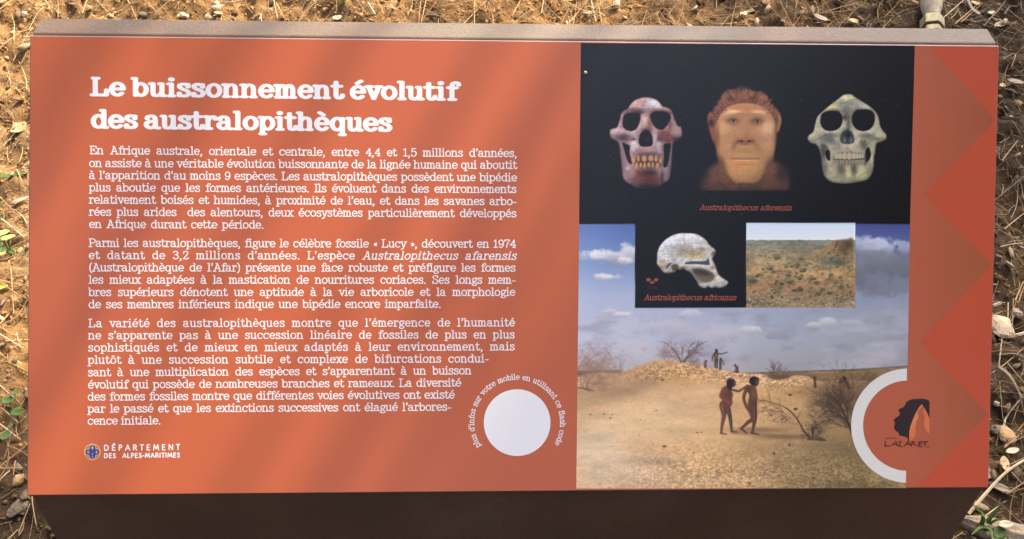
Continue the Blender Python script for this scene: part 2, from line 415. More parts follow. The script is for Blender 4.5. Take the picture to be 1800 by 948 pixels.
class Shape:
    """a shaded thing: base colour inside an outline, blobs and grain clipped to it, then laid down"""
    def __init__(s, pts, c, soft=.55, smooth=True):
        s.sy, s.sx, s.X, s.Y, s.m = pmask(pts, soft, smooth)
        s.im = np.ones(s.X.shape+(3,), np.float32)*C8(*c)
    def blob(s, fr, x, y, rx, ry, c, a=1.0, rot=0, hard=1.35):
        px, py = fr([(x, y)])[0]; rx, ry = rx/fr.sc, ry/fr.sc
        dx, dy = s.X-px, s.Y-py; ca, sa = math.cos(math.radians(rot)), math.sin(math.radians(rot))
        u, v = (dx*ca+dy*sa)/rx, (-dx*sa+dy*ca)/ry
        w = np.exp(-(u*u+v*v)**hard)*a
        s.im = s.im*(1-w[..., None])+C8(*c)*w[..., None]
    def poly(s, pts, c, soft=.5, a=1.0, smooth=True):
        sy, sx, X, Y, m = pmask(pts, soft, smooth, pad=2)
        y0, x0 = s.sy.start, s.sx.start
        ay, by = max(sy.start, s.sy.start), min(sy.stop, s.sy.stop); ax, bx = max(sx.start, s.sx.start), min(sx.stop, s.sx.stop)
        if by <= ay or bx <= ax: return
        mm = m[ay-sy.start:by-sy.start, ax-sx.start:bx-sx.start, None]*a
        t = s.im[ay-y0:by-y0, ax-x0:bx-x0]; s.im[ay-y0:by-y0, ax-x0:bx-x0] = t*(1-mm)+C8(*c)*mm
    def line(s, pts, wpx, c, a=1.0, soft=.35):
        m = lmask(s.X, s.Y, pts, [wpx]*len(pts), soft)[..., None]*a
        s.im = s.im*(1-m)+C8(*c)*m
    def grain(s, cell, amp, seed, ax=1., ay=1.):
        n = vnoise(*s.X.shape, cell*SS, seed, 4, .6, ax, ay)-.5
        s.im *= (1+n*2*amp)[..., None]
    def cracks(s, fr, n, c, seed, bx, a=.55):
        r = np.random.default_rng(seed)
        for k in range(n):
            x, y = r.uniform(bx[0], bx[2]), r.uniform(bx[1], bx[3]); an = r.uniform(0, 6.3); p = [(x, y)]
            for q in range(3): an += r.normal(0, .5); l = r.uniform(8, 26); x += math.cos(an)*l; y += math.sin(an)*l; p.append((x, y))
            s.line(cr(fr(p), n=3), r.uniform(.35, .8), c, a*r.uniform(.4, 1))
        for k in range(n*2):
            s.blob(fr, r.uniform(bx[0], bx[2]), r.uniform(bx[1], bx[3]), r.uniform(4, 16), r.uniform(3, 10), tuple(np.clip(np.array(c)*r.choice([1.0, 1.4, 2.6]), 0, 235)), .35, r.uniform(0, 180))
    def relief(s, holes=(), bumps=(), fr=None, k=1.0, noise=.1, seed=5, rs=(1.5, 3.5, 8), L_=(-.45, -.9)):
        """model the form: height from the outline, hollows and bosses, lit from the upper left as in the printed photo"""
        m = s.m.copy()
        for h in holes:
            sy, sx, X, Y, q = pmask(h, .4, True, 2)
            ay, by = max(sy.start, s.sy.start), min(sy.stop, s.sy.stop); ax, bx = max(sx.start, s.sx.start), min(sx.stop, s.sx.stop)
            t = m[ay-s.sy.start:by-s.sy.start, ax-s.sx.start:bx-s.sx.start]; t *= 1-q[ay-sy.start:by-sy.start, ax-sx.start:bx-sx.start]
        H = sum(blur(m, r*SS)*r for r in rs)*.55
        H = H+(vnoise(*m.shape, 7*SS, seed, 4, .55)-.5)*noise*10+(vnoise(*m.shape, 2.2*SS, seed+1, 3, .6)-.5)*noise*2.5
        for x, y, rx, ry, h in bumps:
            px, py = fr([(x, y)])[0]; H = H+h*np.exp(-(((s.X-px)*fr.sc/rx)**2+((s.Y-py)*fr.sc/ry)**2))
        gy, gx = np.gradient(H*SS); gx /= SS; gy /= SS
        nz = 1/np.sqrt(1+(gx*gx+gy*gy)); l = np.array((L_[0], L_[1], .9)); l = l/np.linalg.norm(l)
        d = (-gx*l[0]-gy*l[1]+l[2])*nz/l[2]
        s.im *= np.clip(1+(d-1)*k, .25, 1.5)[..., None]
    def contrast(s, k, mid=.5): s.im = (s.im-mid)*k+mid
    def edge(s, r=4, k=.5):
        b = np.clip(blur(s.m, r*SS)*1.9-.75, 0, 1)
        s.im *= (1-k+k*b)[..., None]
    def lay(s, alpha=None):
        m = s.m if alpha is None else s.m*alpha
        comp(s.sy, s.sx, m, np.clip(s.im, 0, 1))
def lmask(X, Y, pts, ws, soft=.35):
    d = np.full(X.shape, 9e9, np.float32)
    for (a, b, w0, w1) in zip(pts[:-1], pts[1:], ws[:-1], ws[1:]):
        vx, vy = b[0]-a[0], b[1]-a[1]; L2 = vx*vx+vy*vy+1e-9
        t = np.clip(((X-a[0])*vx+(Y-a[1])*vy)/L2, 0, 1)
        e = np.hypot(X-a[0]-t*vx, Y-a[1]-t*vy)-(w0+(w1-w0)*t)/2
        d = np.minimum(d, e)
    return np.clip(.5-d/(2*soft+.3), 0, 1)
def stroke(pts, ws, c, a=1.0, soft=.35):
    p = np.array(pts)
    if np.isscalar(ws): ws = [ws]*len(pts)
    k = max(ws)+2
    sy, sx, X, Y = box(p[:, 0].min()-k, p[:, 1].min()-k, p[:, 0].max()+k, p[:, 1].max()+k)
    if X.size: comp(sy, sx, lmask(X, Y, pts, ws, soft)*a, C8(*c))
def stone(x, y, w, c, a=.8, soft=.35, flat=.6):
    k = w*1.2+2
    sy, sx, X, Y = box(x-k, y-k, x+k, y+k)
    if not X.size: return
    m = np.zeros(X.shape, np.float32)
    for i in range(3):
        ox, oy = rng.normal(0, w*.16), rng.normal(0, w*.08); q = w*rng.uniform(.28, .5); p_ = q*flat*rng.uniform(.7, 1.1)
        t = rng.normal(0, .3); dx, dy = X-x-ox, Y-y-oy; u, v = dx*math.cos(t)+dy*math.sin(t), -dx*math.sin(t)+dy*math.cos(t)
        d = np.hypot(u/q, v/p_); m = np.maximum(m, np.clip((1.0-d)*q/(soft+.25)+.5, 0, 1))
    comp(sy, sx, m*a, C8(*c))
def twigs(x, y, ang, ln, w, depth, c, r, a=.85, curl=.25, up=0.0):
    """a bare thorn bush: forking strokes"""
    pts = [(x, y)]; aa = ang
    for k in range(3):
        aa += r.normal(0, curl*.5)+up*(-math.pi/2-aa)*.1
        x += math.cos(aa)*ln/3; y += math.sin(aa)*ln/3; pts.append((x, y))
    stroke(pts, [w, w*.9, w*.8, w*.7], c, a)
    if depth <= 0: return
    for k in range(int(r.integers(2, 4))):
        t = pts[int(r.integers(1, 4))]
        twigs(t[0], t[1], aa+r.normal(0, .5), ln*r.uniform(.55, .85), w*.68, depth-1, c, r, a*.93, curl, up)
def region(x0, y0, x1, y1):
    return box(x0, y0, x1, y1)

# ---- black picture -------------------------------------------------
sy, sx, X, Y = box(1008, 70, 1614, 400)
CV[sy, sx] = C8(15, 13, 13)
CV[sy, sx] *= (1+(vnoise(*X.shape, 6*SS, 3, 3)-.5)*.12)[..., None]
# first skull
f = Fr(1050, 150, 4.741)
s = Shape(f([(252,195),(275,160),(320,120),(390,100),(450,105),(505,130),(535,165),(552,180),(592,190),(622,215),(637,260),(652,300),(678,345),(692,338),(705,370),(709,410),(695,440),(650,470),(630,490),(625,560),(621,650),(615,720),(605,770),(590,797),(555,815),(520,842),(470,857),(400,861),(330,856),(290,836),(240,806),(212,772),(205,720),(199,650),(189,570),(180,490),(150,460),(115,442),(103,400),(110,366),(145,357),(165,345),(185,290),(195,245),(215,215)]), (176,148,146))
for b in [(330,150,90,50,(196,164,158),.9),(480,150,60,40,(232,234,242),.95),(440,190,120,16,(205,190,190),.8),(250,215,70,22,(150,125,128),.8),(350,225,50,22,(92,66,78),.85),(540,205,80,16,(176,140,130),.8),(400,300,22,60,(205,180,170),.8),(435,320,20,60,(150,104,92),.7),(180,400,60,40,(200,180,180),.8),(230,430,60,32,(96,76,86),.85),(300,430,60,40,(176,166,174),.7),(310,500,50,60,(214,206,210),.8),(560,410,70,50,(132,84,74),.95),(600,330,28,50,(128,84,84),.8),(650,400,34,30,(186,150,140),.8),(660,450,60,22,(86,62,70),.8),(520,450,30,22,(70,52,56),.7),(300,452,22,10,(80,62,66),.8),(480,430,18,50,(205,190,192),.7),(515,520,22,50,(210,196,196),.8),(590,460,40,20,(140,80,62),.7),(400,545,90,34,(168,130,132),.8),(420,575,110,18,(108,82,92),.7),(240,720,50,90,(158,136,140),.8),(215,600,22,90,(176,158,160),.8),(590,740,46,80,(150,136,144),.8),(610,600,16,90,(182,164,160),.8),(410,770,110,60,(112,64,54),.95),(350,740,40,40,(128,78,62),.7),(430,730,70,28,(66,46,52),.8),(420,840,120,26,(56,42,54),.85),(540,770,16,60,(70,56,66),.7),(290,790,40,40,(140,104,104),.7),(250,690,26,20,(216,190,184),.7)]:
    s.blob(f, *b)
s.cracks(f, 12, (84,62,66), 71, (120,110,690,850), .45); s.grain(5, .14, 11); s.grain(1.6, .06, 12); s.im *= .90
for b in [(200,640,40,150,(96,76,80),.55),(615,640,34,150,(92,74,78),.55),(300,205,80,18,(90,66,76),.6),(560,232,80,14,(96,68,66),.6),(415,372,40,20,(96,70,70),.5),(230,440,90,26,(78,60,68),.55),(330,800,60,30,(104,72,72),.5),(480,800,60,40,(84,52,48),.5),(400,200,150,12,(120,96,100),.4)]: s.blob(f, *b)
s.contrast(1.25, .45); s.relief([f([(212,300),(220,255),(250,235),(300,231),(348,235),(361,260),(353,310),(330,357),(295,382),(245,376),(214,345)]), f([(438,260),(455,230),(500,219),(560,221),(602,240),(613,275),(590,322),(560,362),(530,372),(488,357),(458,315)]), f([(343,472),(353,420),(375,385),(405,374),(437,385),(456,425),(463,476),(450,506),(400,512),(358,506)]), f([(208,480),(240,488),(272,510),(268,560),(280,620),(287,658),(260,645),(240,595),(224,540)]), f([(553,500),(590,485),(612,488),(606,560),(592,640),(577,682),(550,677),(555,600)])], [(400,330,40,60,2.2),(300,520,34,50,1.6),(510,510,34,50,1.6),(250,215,90,22,1.6),(540,205,90,20,1.6),(150,400,50,34,1.6),(670,400,50,34,1.6),(410,790,110,40,2)], f, .85, .10, 61); s.edge(2.4, .45)
blk = (14, 12, 12)
s.poly(f([(212,300),(220,255),(250,235),(300,231),(348,235),(361,260),(353,310),(330,357),(295,382),(245,376),(214,345)]), blk, .7)
s.poly(f([(438,260),(455,230),(500,219),(560,221),(602,240),(613,275),(590,322),(560,362),(530,372),(488,357),(458,315)]), blk, .9)
s.poly(f([(343,472),(353,420),(375,385),(405,374),(437,385),(456,425),(463,476),(450,506),(400,512),(358,506)]), blk, .6)
s.poly(f([(208,480),(240,488),(272,510),(268,560),(280,620),(287,658),(260,645),(240,595),(224,540)]), blk, .6)
s.poly(f([(553,500),(590,485),(612,488),(606,560),(592,640),(577,682),(550,677),(555,600)]), blk, .6)
s.blob(f, 415, 640, 130, 62, (74,46,40), .85, 0, 2.2); s.line(f([(285,640),(410,640),(545,640)]), 1.0, (46,28,24), .8)
for x, y, w, h in [(302,618,17,33),(343,611,12,28),(392,609,23,31),(447,607,24,30),(490,612,15,28),(528,625,14,30),(328,668,15,31),(362,664,13,25),(395,668,14,30),(430,661,15,25),(463,661,12,27),(502,668,16,29),(298,660,10,16)]:
    w *= .9; h *= .88
    s.poly(f([(x-w,y+h*.5),(x-w*.9,y-h*.4),(x,y-h),(x+w*.9,y-h*.4),(x+w,y+h*.5),(x+w*.4,y+h),(x-w*.4,y+h)]), (190,140,92), .45)
    s.blob(f, x-w*.2, y+h*.1, w*.6, h*.6, (216,178,130), .55); s.blob(f, x+w*.9, y, 3, h*.8, (110,66,40), .7)
s.blob(f, 415, 450, 30, 18, (52,50,54), .6)
s.lay()
# face
f = Fr(1220, 140, 4.514)
s = Shape(f([(55,872),(70,770),(130,695),(200,655),(400,640),(620,640),(690,675),(742,725),(755,868),(700,880),(400,884),(100,882)]), (84,58,42), 3.6)
for b in [(150,720,70,60,(112,74,56),.8),(260,820,60,50,(120,70,46),.7),(400,840,110,40,(64,40,28),.9),(590,800,100,60,(104,66,46),.8),(215,830,60,14,(58,36,28),.8,35),(690,740,70,70,(46,32,26),.8),(90,800,50,80,(50,34,28),.7),(320,860,30,30,(130,80,50),.5),(225,730,50,90,(122,82,58),.8),(610,710,56,80,(120,82,60),.8),(150,800,50,40,(130,74,52),.6)]: s.blob(f, *b)
s.grain(4, .2, 21); s.lay()
sy, sx, X, Y = box(1225, 335.6, 1395, 341); comp(sy, sx, np.ones(X.shape, np.float32), C8(15, 13, 13))
for pts, c in [([(103,310),(113,270),(140,254),(166,290),(172,390),(158,510),(130,440),(112,370)], (150,84,64)), ([(632,262),(672,256),(694,308),(688,368),(662,425),(636,360)], (172,116,84))]:
    s = Shape(f(pts), c, .7); s.blob(f, 140, 345, 26, 30, (30,22,22), .9); s.blob(f, 650, 320, 18, 60, (90,56,40), .8); s.edge(2, .35); s.lay()
s = Shape(f([(182,560),(205,680),(262,775),(330,832),(400,852),(470,836),(540,780),(600,690),(632,590),(500,540),(300,540)]), (116,80,54), 1.8); s.grain(3, .3, 22); s.lay()
s = Shape(f([(160,400),(166,330),(200,258),(280,190),(400,172),(520,185),(600,240),(640,320),(656,400),(651,520),(630,612),(598,674),(566,734),(522,798),(462,838),(400,846),(338,828),(286,780),(242,714),(210,658),(185,596),(163,500)]), (186,138,98), 1.0)
for b in [(400,225,150,40,(172,122,80),.8),(300,262,80,20,(226,184,136),.85,-8),(530,265,80,18,(222,180,136),.85,8),(400,290,60,30,(180,132,92),.8),(300,330,62,34,(140,100,72),.8),(500,332,60,34,(138,98,70),.8),(240,400,60,70,(204,156,108),.8),(590,390,60,70,(228,188,146),.85),(600,520,50,80,(214,164,120),.7),(400,400,45,80,(176,128,88),.7),(400,480,80,34,(150,104,72),.8),(250,500,60,80,(190,144,100),.7),(400,565,100,40,(176,136,84),.85),(400,600,110,16,(204,158,98),.7),(402,705,150,100,(214,162,104),.95),(340,690,60,30,(206,132,88),.5),(470,690,60,40,(206,150,96),.6),(222,660,30,70,(120,84,56),.8,-20),(592,670,30,60,(140,100,68),.7,25),(400,835,110,18,(96,62,40),.9),(180,470,26,120,(128,82,58),.8),(650,470,18,120,(150,104,72),.7),(320,520,22,40,(130,92,64),.6,25),(490,520,20,40,(140,100,70),.5,-25),(520,390,40,16,(206,142,110),.6)]: s.blob(f, *b)
for x, y in ((312,328),(502,332)):
    s.blob(f, x, y, 46, 26, (116,82,60), .7); s.poly(f([(x-32,y+3),(x-15,y-9),(x+10,y-10),(x+30,y+4),(x+9,y+13),(x-16,y+12)]), (150,126,104), .6)
    s.poly(f([(x-14,y),(x,y-14),(x+14,y),(x,y+14)]), (92,66,50), .4); s.blob(f, x+1, y, 6, 6, (24,16,14), .95); s.blob(f, x+5, y-5, 2, 2, (220,210,200), .7)
    s.line(cr(f([(x-38,y+4),(x-16,y-11),(x+12,y-12),(x+34,y+4)])), .9, (70,46,34), .7); s.line(f([(x-30,y+22),(x,y+28),(x+28,y+20)]), .7, (130,92,66), .7)
for x in (374, 440): s.blob(f, x, 490, 20, 10, (66,36,28), .95)
s.blob(f, 344, 492, 10, 22, (116,74,52), .75, 15); s.blob(f, 468, 492, 10, 22, (120,78,56), .7, -15); s.blob(f, 405, 512, 50, 7, (124,84,58), .7)
s.line(cr(f([(290,627),(340,632),(405,634),(470,631),(518,630)])), 1.05, (104,64,44), .85, .6); s.blob(f, 405, 672, 90, 12, (170,116,74), .55); s.line(cr(f([(300,645),(405,654),(505,645)])), 1.6, (196,124,84), .6)
s.line(cr(f([(300,235),(400,245),(500,238)])), .8, (150,106,70), .4); s.line(cr(f([(386,280),(388,310),(394,330)])), .7, (140,100,70), .5)
s.grain(3, .07, 23); s.grain(1.2, .05, 24); s.contrast(1.1, .5); s.relief([], [(400,430,34,70,1.6),(400,485,52,26,1.6),(300,262,90,20,1.6),(525,264,90,20,1.6),(400,560,120,60,2.2),(400,700,120,70,2.4),(250,420,60,60,1.4),(570,420,60,60,1.4),(312,332,40,18,-1.3),(502,334,40,18,-1.3),(400,632,110,10,-1.0)], f, .75, .03, 67, (3, 8, 16)); s.edge(3, .25); s.lay()
s = Shape(f([(150,300),(152,235),(190,190),(222,120),(262,84),(320,76),(372,48),(420,72),(470,94),(532,98),(572,122),(602,180),(642,218),(672,256),(648,300),(606,262),(560,222),(500,200),(400,188),(300,205),(240,240),(205,290),(182,335),(158,380)]), (124,80,56), 1.2)
for b in [(250,170,70,40,(146,92,68),.8,-30),(280,150,40,22,(70,40,32),.8),(470,150,40,20,(66,38,30),.8,20),(400,120,60,30,(186,116,78),.7),(540,150,50,30,(178,108,76),.7),(370,66,40,20,(40,34,32),.9),(190,270,30,60,(132,80,66),.8),(600,220,40,22,(150,92,64),.7,40),(430,95,12,12,(110,116,130),.7)]: s.blob(f, *b)
r_ = np.random.default_rng(5)
for k in range(150):
    a = r_.uniform(math.pi*1.03, math.pi*1.97); x0, y0 = 400+math.cos(a)*r_.uniform(150,250), 330+math.sin(a)*r_.uniform(140,255)
    d = a+r_.normal(0,.45); l = r_.uniform(20,55); c = [(196,126,88),(112,62,44),(74,42,34),(176,104,76)][k % 4]
    s.line(f([(x0,y0),(x0+math.cos(d)*l,y0+math.sin(d)*l)]), .7, c, .7)
s.grain(3, .3, 27); s.lay()
for k in range(620):
    a = r_.uniform(math.pi*.98, math.pi*2.02); q = r_.uniform(.62, 1.02); x0, y0 = 402+math.cos(a)*q*245, 310+math.sin(a)*q*232
    if y0 > 205+abs(x0-402)*.42: continue
    d = a*.6+(-math.pi/2)*.4+r_.normal(0, .28); d = math.atan2(math.sin(a)*.8-.5, math.cos(a)*1.1)+r_.normal(0, .3); l = r_.uniform(16, 40); c_ = [(150,98,70),(186,130,94),(96,60,44),(52,36,30),(70,46,36),(200,146,108)][k % 6]
    stroke(f([(x0,y0),(x0+math.cos(d)*l*.6,y0+math.sin(d)*l*.6),(x0+math.cos(d+r_.normal(0,.4))*l,y0+math.sin(d)*l)]), [.55,.5,.25], c_, .6, .3)
for k in range(160):
    t = r_.uniform(0,1); x0 = 250+310*t; y0 = 690+130*math.sin(math.pi*t)+r_.normal(0,16); stroke(f([(x0,y0),(x0+r_.normal(0,6),y0+r_.uniform(10,26))]), .5, [(150,104,66),(120,82,54),(206,156,100)][k % 3], .35, .3)
# second skull
f = Fr(1400, 150, 4.739)
s = Shape(f([(395,78),(455,75),(490,100),(580,155),(640,200),(680,255),(700,340),(720,380),(745,405),(751,440),(730,465),(690,478),(666,490),(656,560),(648,600),(642,690),(627,742),(590,787),(520,806),(430,821),(330,816),(280,801),(235,762),(215,700),(204,600),(185,530),(165,495),(120,482),(93,447),(104,415),(140,385),(155,320),(175,260),(220,215),(280,165),(340,120)]), (186,180,154))
for b in [(430,150,120,50,(150,150,140),.8),(560,170,60,20,(196,196,186),.7,30),(300,190,60,30,(204,196,140),.9,-25),(425,108,46,26,(212,206,158),.95),(245,215,50,22,(196,190,148),.7,-35),(740,430,22,26,(206,200,136),.9),(650,300,26,70,(168,164,152),.7),(420,260,34,50,(96,100,96),.85),(400,270,18,20,(60,62,60),.6),(430,330,16,60,(110,110,104),.6),(250,430,80,26,(120,124,118),.8,-20),(280,460,40,30,(96,102,98),.7),(600,430,80,26,(124,124,112),.8,20),(560,490,34,40,(92,92,84),.75),(510,400,40,24,(206,196,166),.7),(330,500,40,50,(150,146,136),.6),(430,520,60,40,(184,172,150),.8),(220,560,30,80,(106,110,104),.8),(235,700,30,60,(112,116,110),.7),(640,600,14,100,(190,188,150),.8),(370,710,40,60,(96,96,86),.85),(480,700,30,60,(92,92,82),.85),(430,740,26,60,(206,196,146),.85),(550,740,50,50,(204,198,146),.9),(310,740,50,50,(176,168,136),.7),(620,700,16,60,(150,148,128),.6),(300,650,30,30,(170,154,120),.7),(575,650,24,24,(120,104,84),.7),(690,440,40,20,(170,168,150),.7)]: s.blob(f, *b)
s.cracks(f, 18, (74,72,58), 72, (120,90,730,810), .5); s.grain(5, .12, 31); s.grain(1.5, .06, 32); s.im *= .92
for b in [(215,600,34,130,(96,98,90),.5),(300,420,60,20,(96,100,92),.5),(560,420,60,20,(100,100,88),.45),(420,205,40,30,(104,106,98),.5),(600,700,26,70,(126,122,96),.4)]: s.blob(f, *b)
s.contrast(1.25, .5); s.relief([f([(199,290),(208,245),(245,220),(300,212),(352,220),(380,255),(382,310),(357,357),(310,380),(255,380),(218,357),(201,320)]), f([(460,280),(473,235),(505,207),(570,201),(627,214),(652,250),(652,300),(632,347),(595,377),(540,382),(493,362),(468,325)]), f([(364,455),(374,405),(400,378),(430,374),(460,390),(479,430),(481,470),(460,488),(420,491),(384,486)]), f([(238,560),(254,538),(276,545),(282,590),(279,627),(262,627),(247,600)]), f([(573,560),(595,518),(614,540),(620,590),(600,632),(578,637)])], [(425,320,30,60,2.0),(330,510,40,60,1.4),(520,500,40,60,1.4),(290,205,90,20,1.4),(560,195,90,20,1.4),(130,435,40,26,1.6),(715,435,40,26,1.6),(430,770,120,40,1.8)], f, .8, .09, 63); s.edge(2.2, .42)
bl2 = (15, 11, 11)
s.poly(f([(199,290),(208,245),(245,220),(300,212),(352,220),(380,255),(382,310),(357,357),(310,380),(255,380),(218,357),(201,320)]), bl2, .6)
s.poly(f([(460,280),(473,235),(505,207),(570,201),(627,214),(652,250),(652,300),(632,347),(595,377),(540,382),(493,362),(468,325)]), bl2, .6)
s.poly(f([(364,455),(374,405),(400,378),(430,374),(460,390),(479,430),(481,470),(460,488),(420,491),(384,486)]), (62,64,64), .6)
s.blob(f, 430, 415, 22, 28, (24,20,20), .95); s.blob(f, 400, 460, 14, 26, (120,124,124), .8); s.blob(f, 455, 460, 14, 26, (116,120,120), .8)
s.poly(f([(238,560),(254,538),(276,545),(282,590),(279,627),(262,627),(247,600)]), bl2, .6); s.poly(f([(573,560),(595,518),(614,540),(620,590),(600,632),(578,637)]), bl2, .6)
s.poly(f([(208,490),(250,500),(262,520),(235,545),(228,600),(215,560)]), (70,74,70), 1.0, .7)
for p in [[(370,150),(400,152),(440,130),(480,118)],[(190,440),(240,415),(290,400)],[(560,385),(640,430),(690,445)],[(430,300),(432,345)],[(418,490),(418,540)],[(300,190),(345,210),(400,215)],[(400,690),(405,780)],[(520,760),(560,735),(600,715)],[(300,445),(310,465)],[(545,445),(540,480)],[(600,470),(650,445),(690,452)]]: s.line(cr(f(p)), .7, (58,56,48), .75)
s.blob(f, 440, 615, 140, 52, (92,84,66), .8, 0, 2.2); s.line(f([(310,617),(440,620),(575,612)]), 1.4, (38,32,26), .9); s.line(f([(330,565),(440,556),(560,572)]), 1.0, (84,76,60), .7)
for i, x in enumerate((334,364,400,440,478,506,530,552)):
    w = (14,16,19,19,17,13,11,10)[i]; h = (27,28,30,32,27,25,22,20)[i]; y = 589
    s.poly(f([(x-w,y+h*.7),(x-w,y-h*.3),(x,y-h),(x+w,y-h*.3),(x+w,y+h*.7),(x,y+h)]), (192,178,146), .45); s.line(f([(x+w,y-h*.6),(x+w,y+h*.9)]), .6, (70,60,46), .8)
for i, x in enumerate((342,368,392,420,447,472,496,516,536,556)):
    w, h, y = 11, 22, 641
    s.poly(f([(x-w,y-h*.7),(x+w,y-h*.7),(x+w*.8,y+h*.4),(x,y+h),(x-w*.8,y+h*.4)]), (150,142,118), .45); s.line(f([(x+w+1,y-h),(x+w+1,y+h)]), .6, (50,44,36), .85)
s.lay()

# ---- the big savanna picture ---------------------------------------
sy, sx, X, Y = box(1010, 394, 1604, 866)
t = np.clip((Y-395)/(648-395), 0, 1)[..., None]
kx = np.clip((X-1014)/584, 0, 1)[..., None]
def lerp3(t, st):
    out = np.zeros(t.shape[:2]+(3,), np.float32)
    for (a, ca), (b, cb) in zip(st[:-1], st[1:]):
        u = np.clip((t-a)/(b-a), 0, 1); w = ((t >= a) & (t <= b)).astype(np.float32)
        out = np.where(w > 0, C8(*ca)*(1-u)+C8(*cb)*u, out)
    return out
skyL = lerp3(t, [(0, (92,116,172)), (.25, (122,148,188)), (.5, (174,184,206)), (.8, (190,192,204)), (1, (192,184,186))])
skyR = lerp3(t, [(0, (66,76,132)), (.12, (84,96,138)), (.25, (112,120,138)), (.5, (136,146,162)), (.8, (148,152,158)), (1, (140,140,140))])
im = skyL*(1-kx)+skyR*kx
n1 = vnoise(*X.shape, 46*SS, 41, 5, .55, 2.0, .8); n2 = vnoise(*X.shape, 26*SS, 42, 5, .55, 1.8, .7)
m = np.clip((n1-.5)*4, 0, 1)*np.clip((Y-520)/60, 0, 1); m = m[..., None]*.5
im = im*(1-m)+C8(200, 196, 200)*m
m = np.clip((n2-.54)*4, 0, 1)[..., None]*np.clip((Y-500)/80, 0, 1)[..., None]*.35
im = im*(1-m)+C8(112, 112, 128)*m
CV[sy, sx] = im
def cloud(cx, cy, rx, ry, c, a, seed, shade=(120,120,128)):
    sy, sx, X, Y = box(cx-rx*1.5, cy-ry*1.6, cx+rx*1.5, cy+ry*1.6)
    n = vnoise(*X.shape, 13*SS, seed, 5, .6)-.5
    d = 1-np.hypot((X-cx)/rx, (Y-cy)/ry)+n*1.3
    m = np.clip(d*2.2, 0, 1); sh = np.clip((Y-cy)/ry*.9+.25+n, 0, 1)[..., None]
    comp(sy, sx, m*a, C8(*c)*(1-sh*.6)+C8(*shade)*sh*.6)
for a in [(1050,450,34,13,(222,222,224),.95,51),(1085,450,30,14,(214,214,218),.9,52),(1106,445,18,18,(216,218,220),.9,53),(1100,459,14,8,(236,232,226),.8,531),(1066,487,26,8,(228,224,220),.95,54),(1095,553,24,7,(226,218,212),.8,55),(1070,548,16,6,(214,208,208),.6,56),(1545,432,40,20,(190,198,212),.95,57),(1510,428,24,16,(176,184,200),.9,58),(1590,436,20,14,(160,168,184),.9,59),(1555,470,60,22,(116,120,128),.9,60,(86,90,100)),(1520,490,50,24,(108,104,118),.75,61,(90,86,100)),(1500,470,30,20,(124,128,134),.8,62,(96,98,106)),(1560,500,60,26,(122,126,136),.8,621,(110,114,126)),(1585,470,40,26,(112,116,124),.8,622,(96,98,106)),(1540,452,50,18,(128,134,142),.8,623,(106,110,118)),(1325,580,22,9,(214,210,206),.8,63),(1430,572,22,8,(204,202,198),.75,64),(1455,566,20,14,(206,206,206),.8,65),(1500,568,24,8,(188,188,190),.6,66),(1360,590,30,8,(150,148,160),.6,67,(128,126,140)),(1170,575,60,18,(208,198,198),.4,68),(1240,590,60,20,(196,188,194),.4,69),(1130,610,16,8,(214,190,184),.5,70),(1290,545,40,12,(176,178,196),.5,71),(1545,560,40,12,(150,154,160),.5,72),(1215,552,30,10,(220,212,212),.5,73)]: cloud(*a)
# far plain and the hill
r_ = np.random.default_rng(9)
plain_top = [(1010,652),(1090,650),(1100,655),(1330,655),(1420,652),(1500,649),(1560,646),(1604,642)]
s = Shape(plain_top+[(1604,720),(1010,720)], (134,110,78), .6, False); s.grain(7, .35, 81, 2.5, .6)
s.blob(PXF, 1560, 668, 60, 8, (86,72,54), .8); s.blob(PXF, 1480, 662, 60, 5, (150,112,70), .7); s.blob(PXF, 1400, 664, 40, 7, (96,74,54), .7); s.line(plain_top[3:], 2.4, (62,54,46), .8); s.lay()
hill = [(1010,664),(1040,657),(1060,655),(1085,656),(1105,650),(1130,640),(1155,633),(1180,632),(1200,636),(1225,640),(1250,646),(1290,654),(1320,657),(1345,659),(1362,668),(1380,666),(1396,660),(1420,662),(1440,670),(1500,668),(1604,676)]
hp_ = [hill[0]]+cr(hill, n=4)
s = Shape(hp_+[(1604,866),(1010,866)], (214,173,126), .6, False)
for b in [(1180,660,110,22,(190,146,92),.8),(1060,690,80,30,(168,136,96),.8,-18),(1120,680,60,14,(150,120,86),.6,-20),(1150,740,110,40,(222,188,138),.8),(1050,800,60,60,(216,192,156),.8),(1250,800,90,50,(212,172,116),.7),(1340,720,90,40,(204,162,106),.8),(1340,790,60,30,(172,136,88),.7),(1500,800,120,70,(120,102,66),.95),(1440,740,70,40,(160,130,88),.8),(1560,720,80,60,(112,90,60),.9),(1400,840,90,40,(140,116,78),.9),(1290,845,90,40,(182,146,98),.7),(1390,690,50,22,(176,138,88),.6),(1460,690,50,22,(126,98,66),.8),(1145,812,50,8,(150,126,100),.7),(1330,756,60,5,(130,100,66),.7),(1390,768,60,5,(112,90,62),.7),(1180,846,120,16,(196,164,120),.6),(1520,856,90,14,(96,84,52),.7),(1100,830,60,20,(212,186,150),.6)]: s.blob(PXF, *b)
gn = vnoise(*s.X.shape, 3.2*SS, 83, 3, .7, 1.4, .8)-.5; gn2 = vnoise(*s.X.shape, 1.7*SS, 84, 2, .6, 1.3, .8)-.5
rough_ = np.clip((s.Y-760)/70, 0, 1)*np.clip((s.X-1040)/170, .25, 1)+1.3*np.exp(-((s.Y-(652+np.abs(s.X-1190)*.1))/14)**2)*np.clip((s.X-1090)/60, 0, 1)*np.clip((1430-s.X)/30, 0, 1)
rough_ = np.clip(rough_, .12, 1.2)
s.im *= (1+(gn*.75+gn2*.6)*rough_)[..., None]
s.grain(22, .10, 85, 2.0, .6)
s.lay()
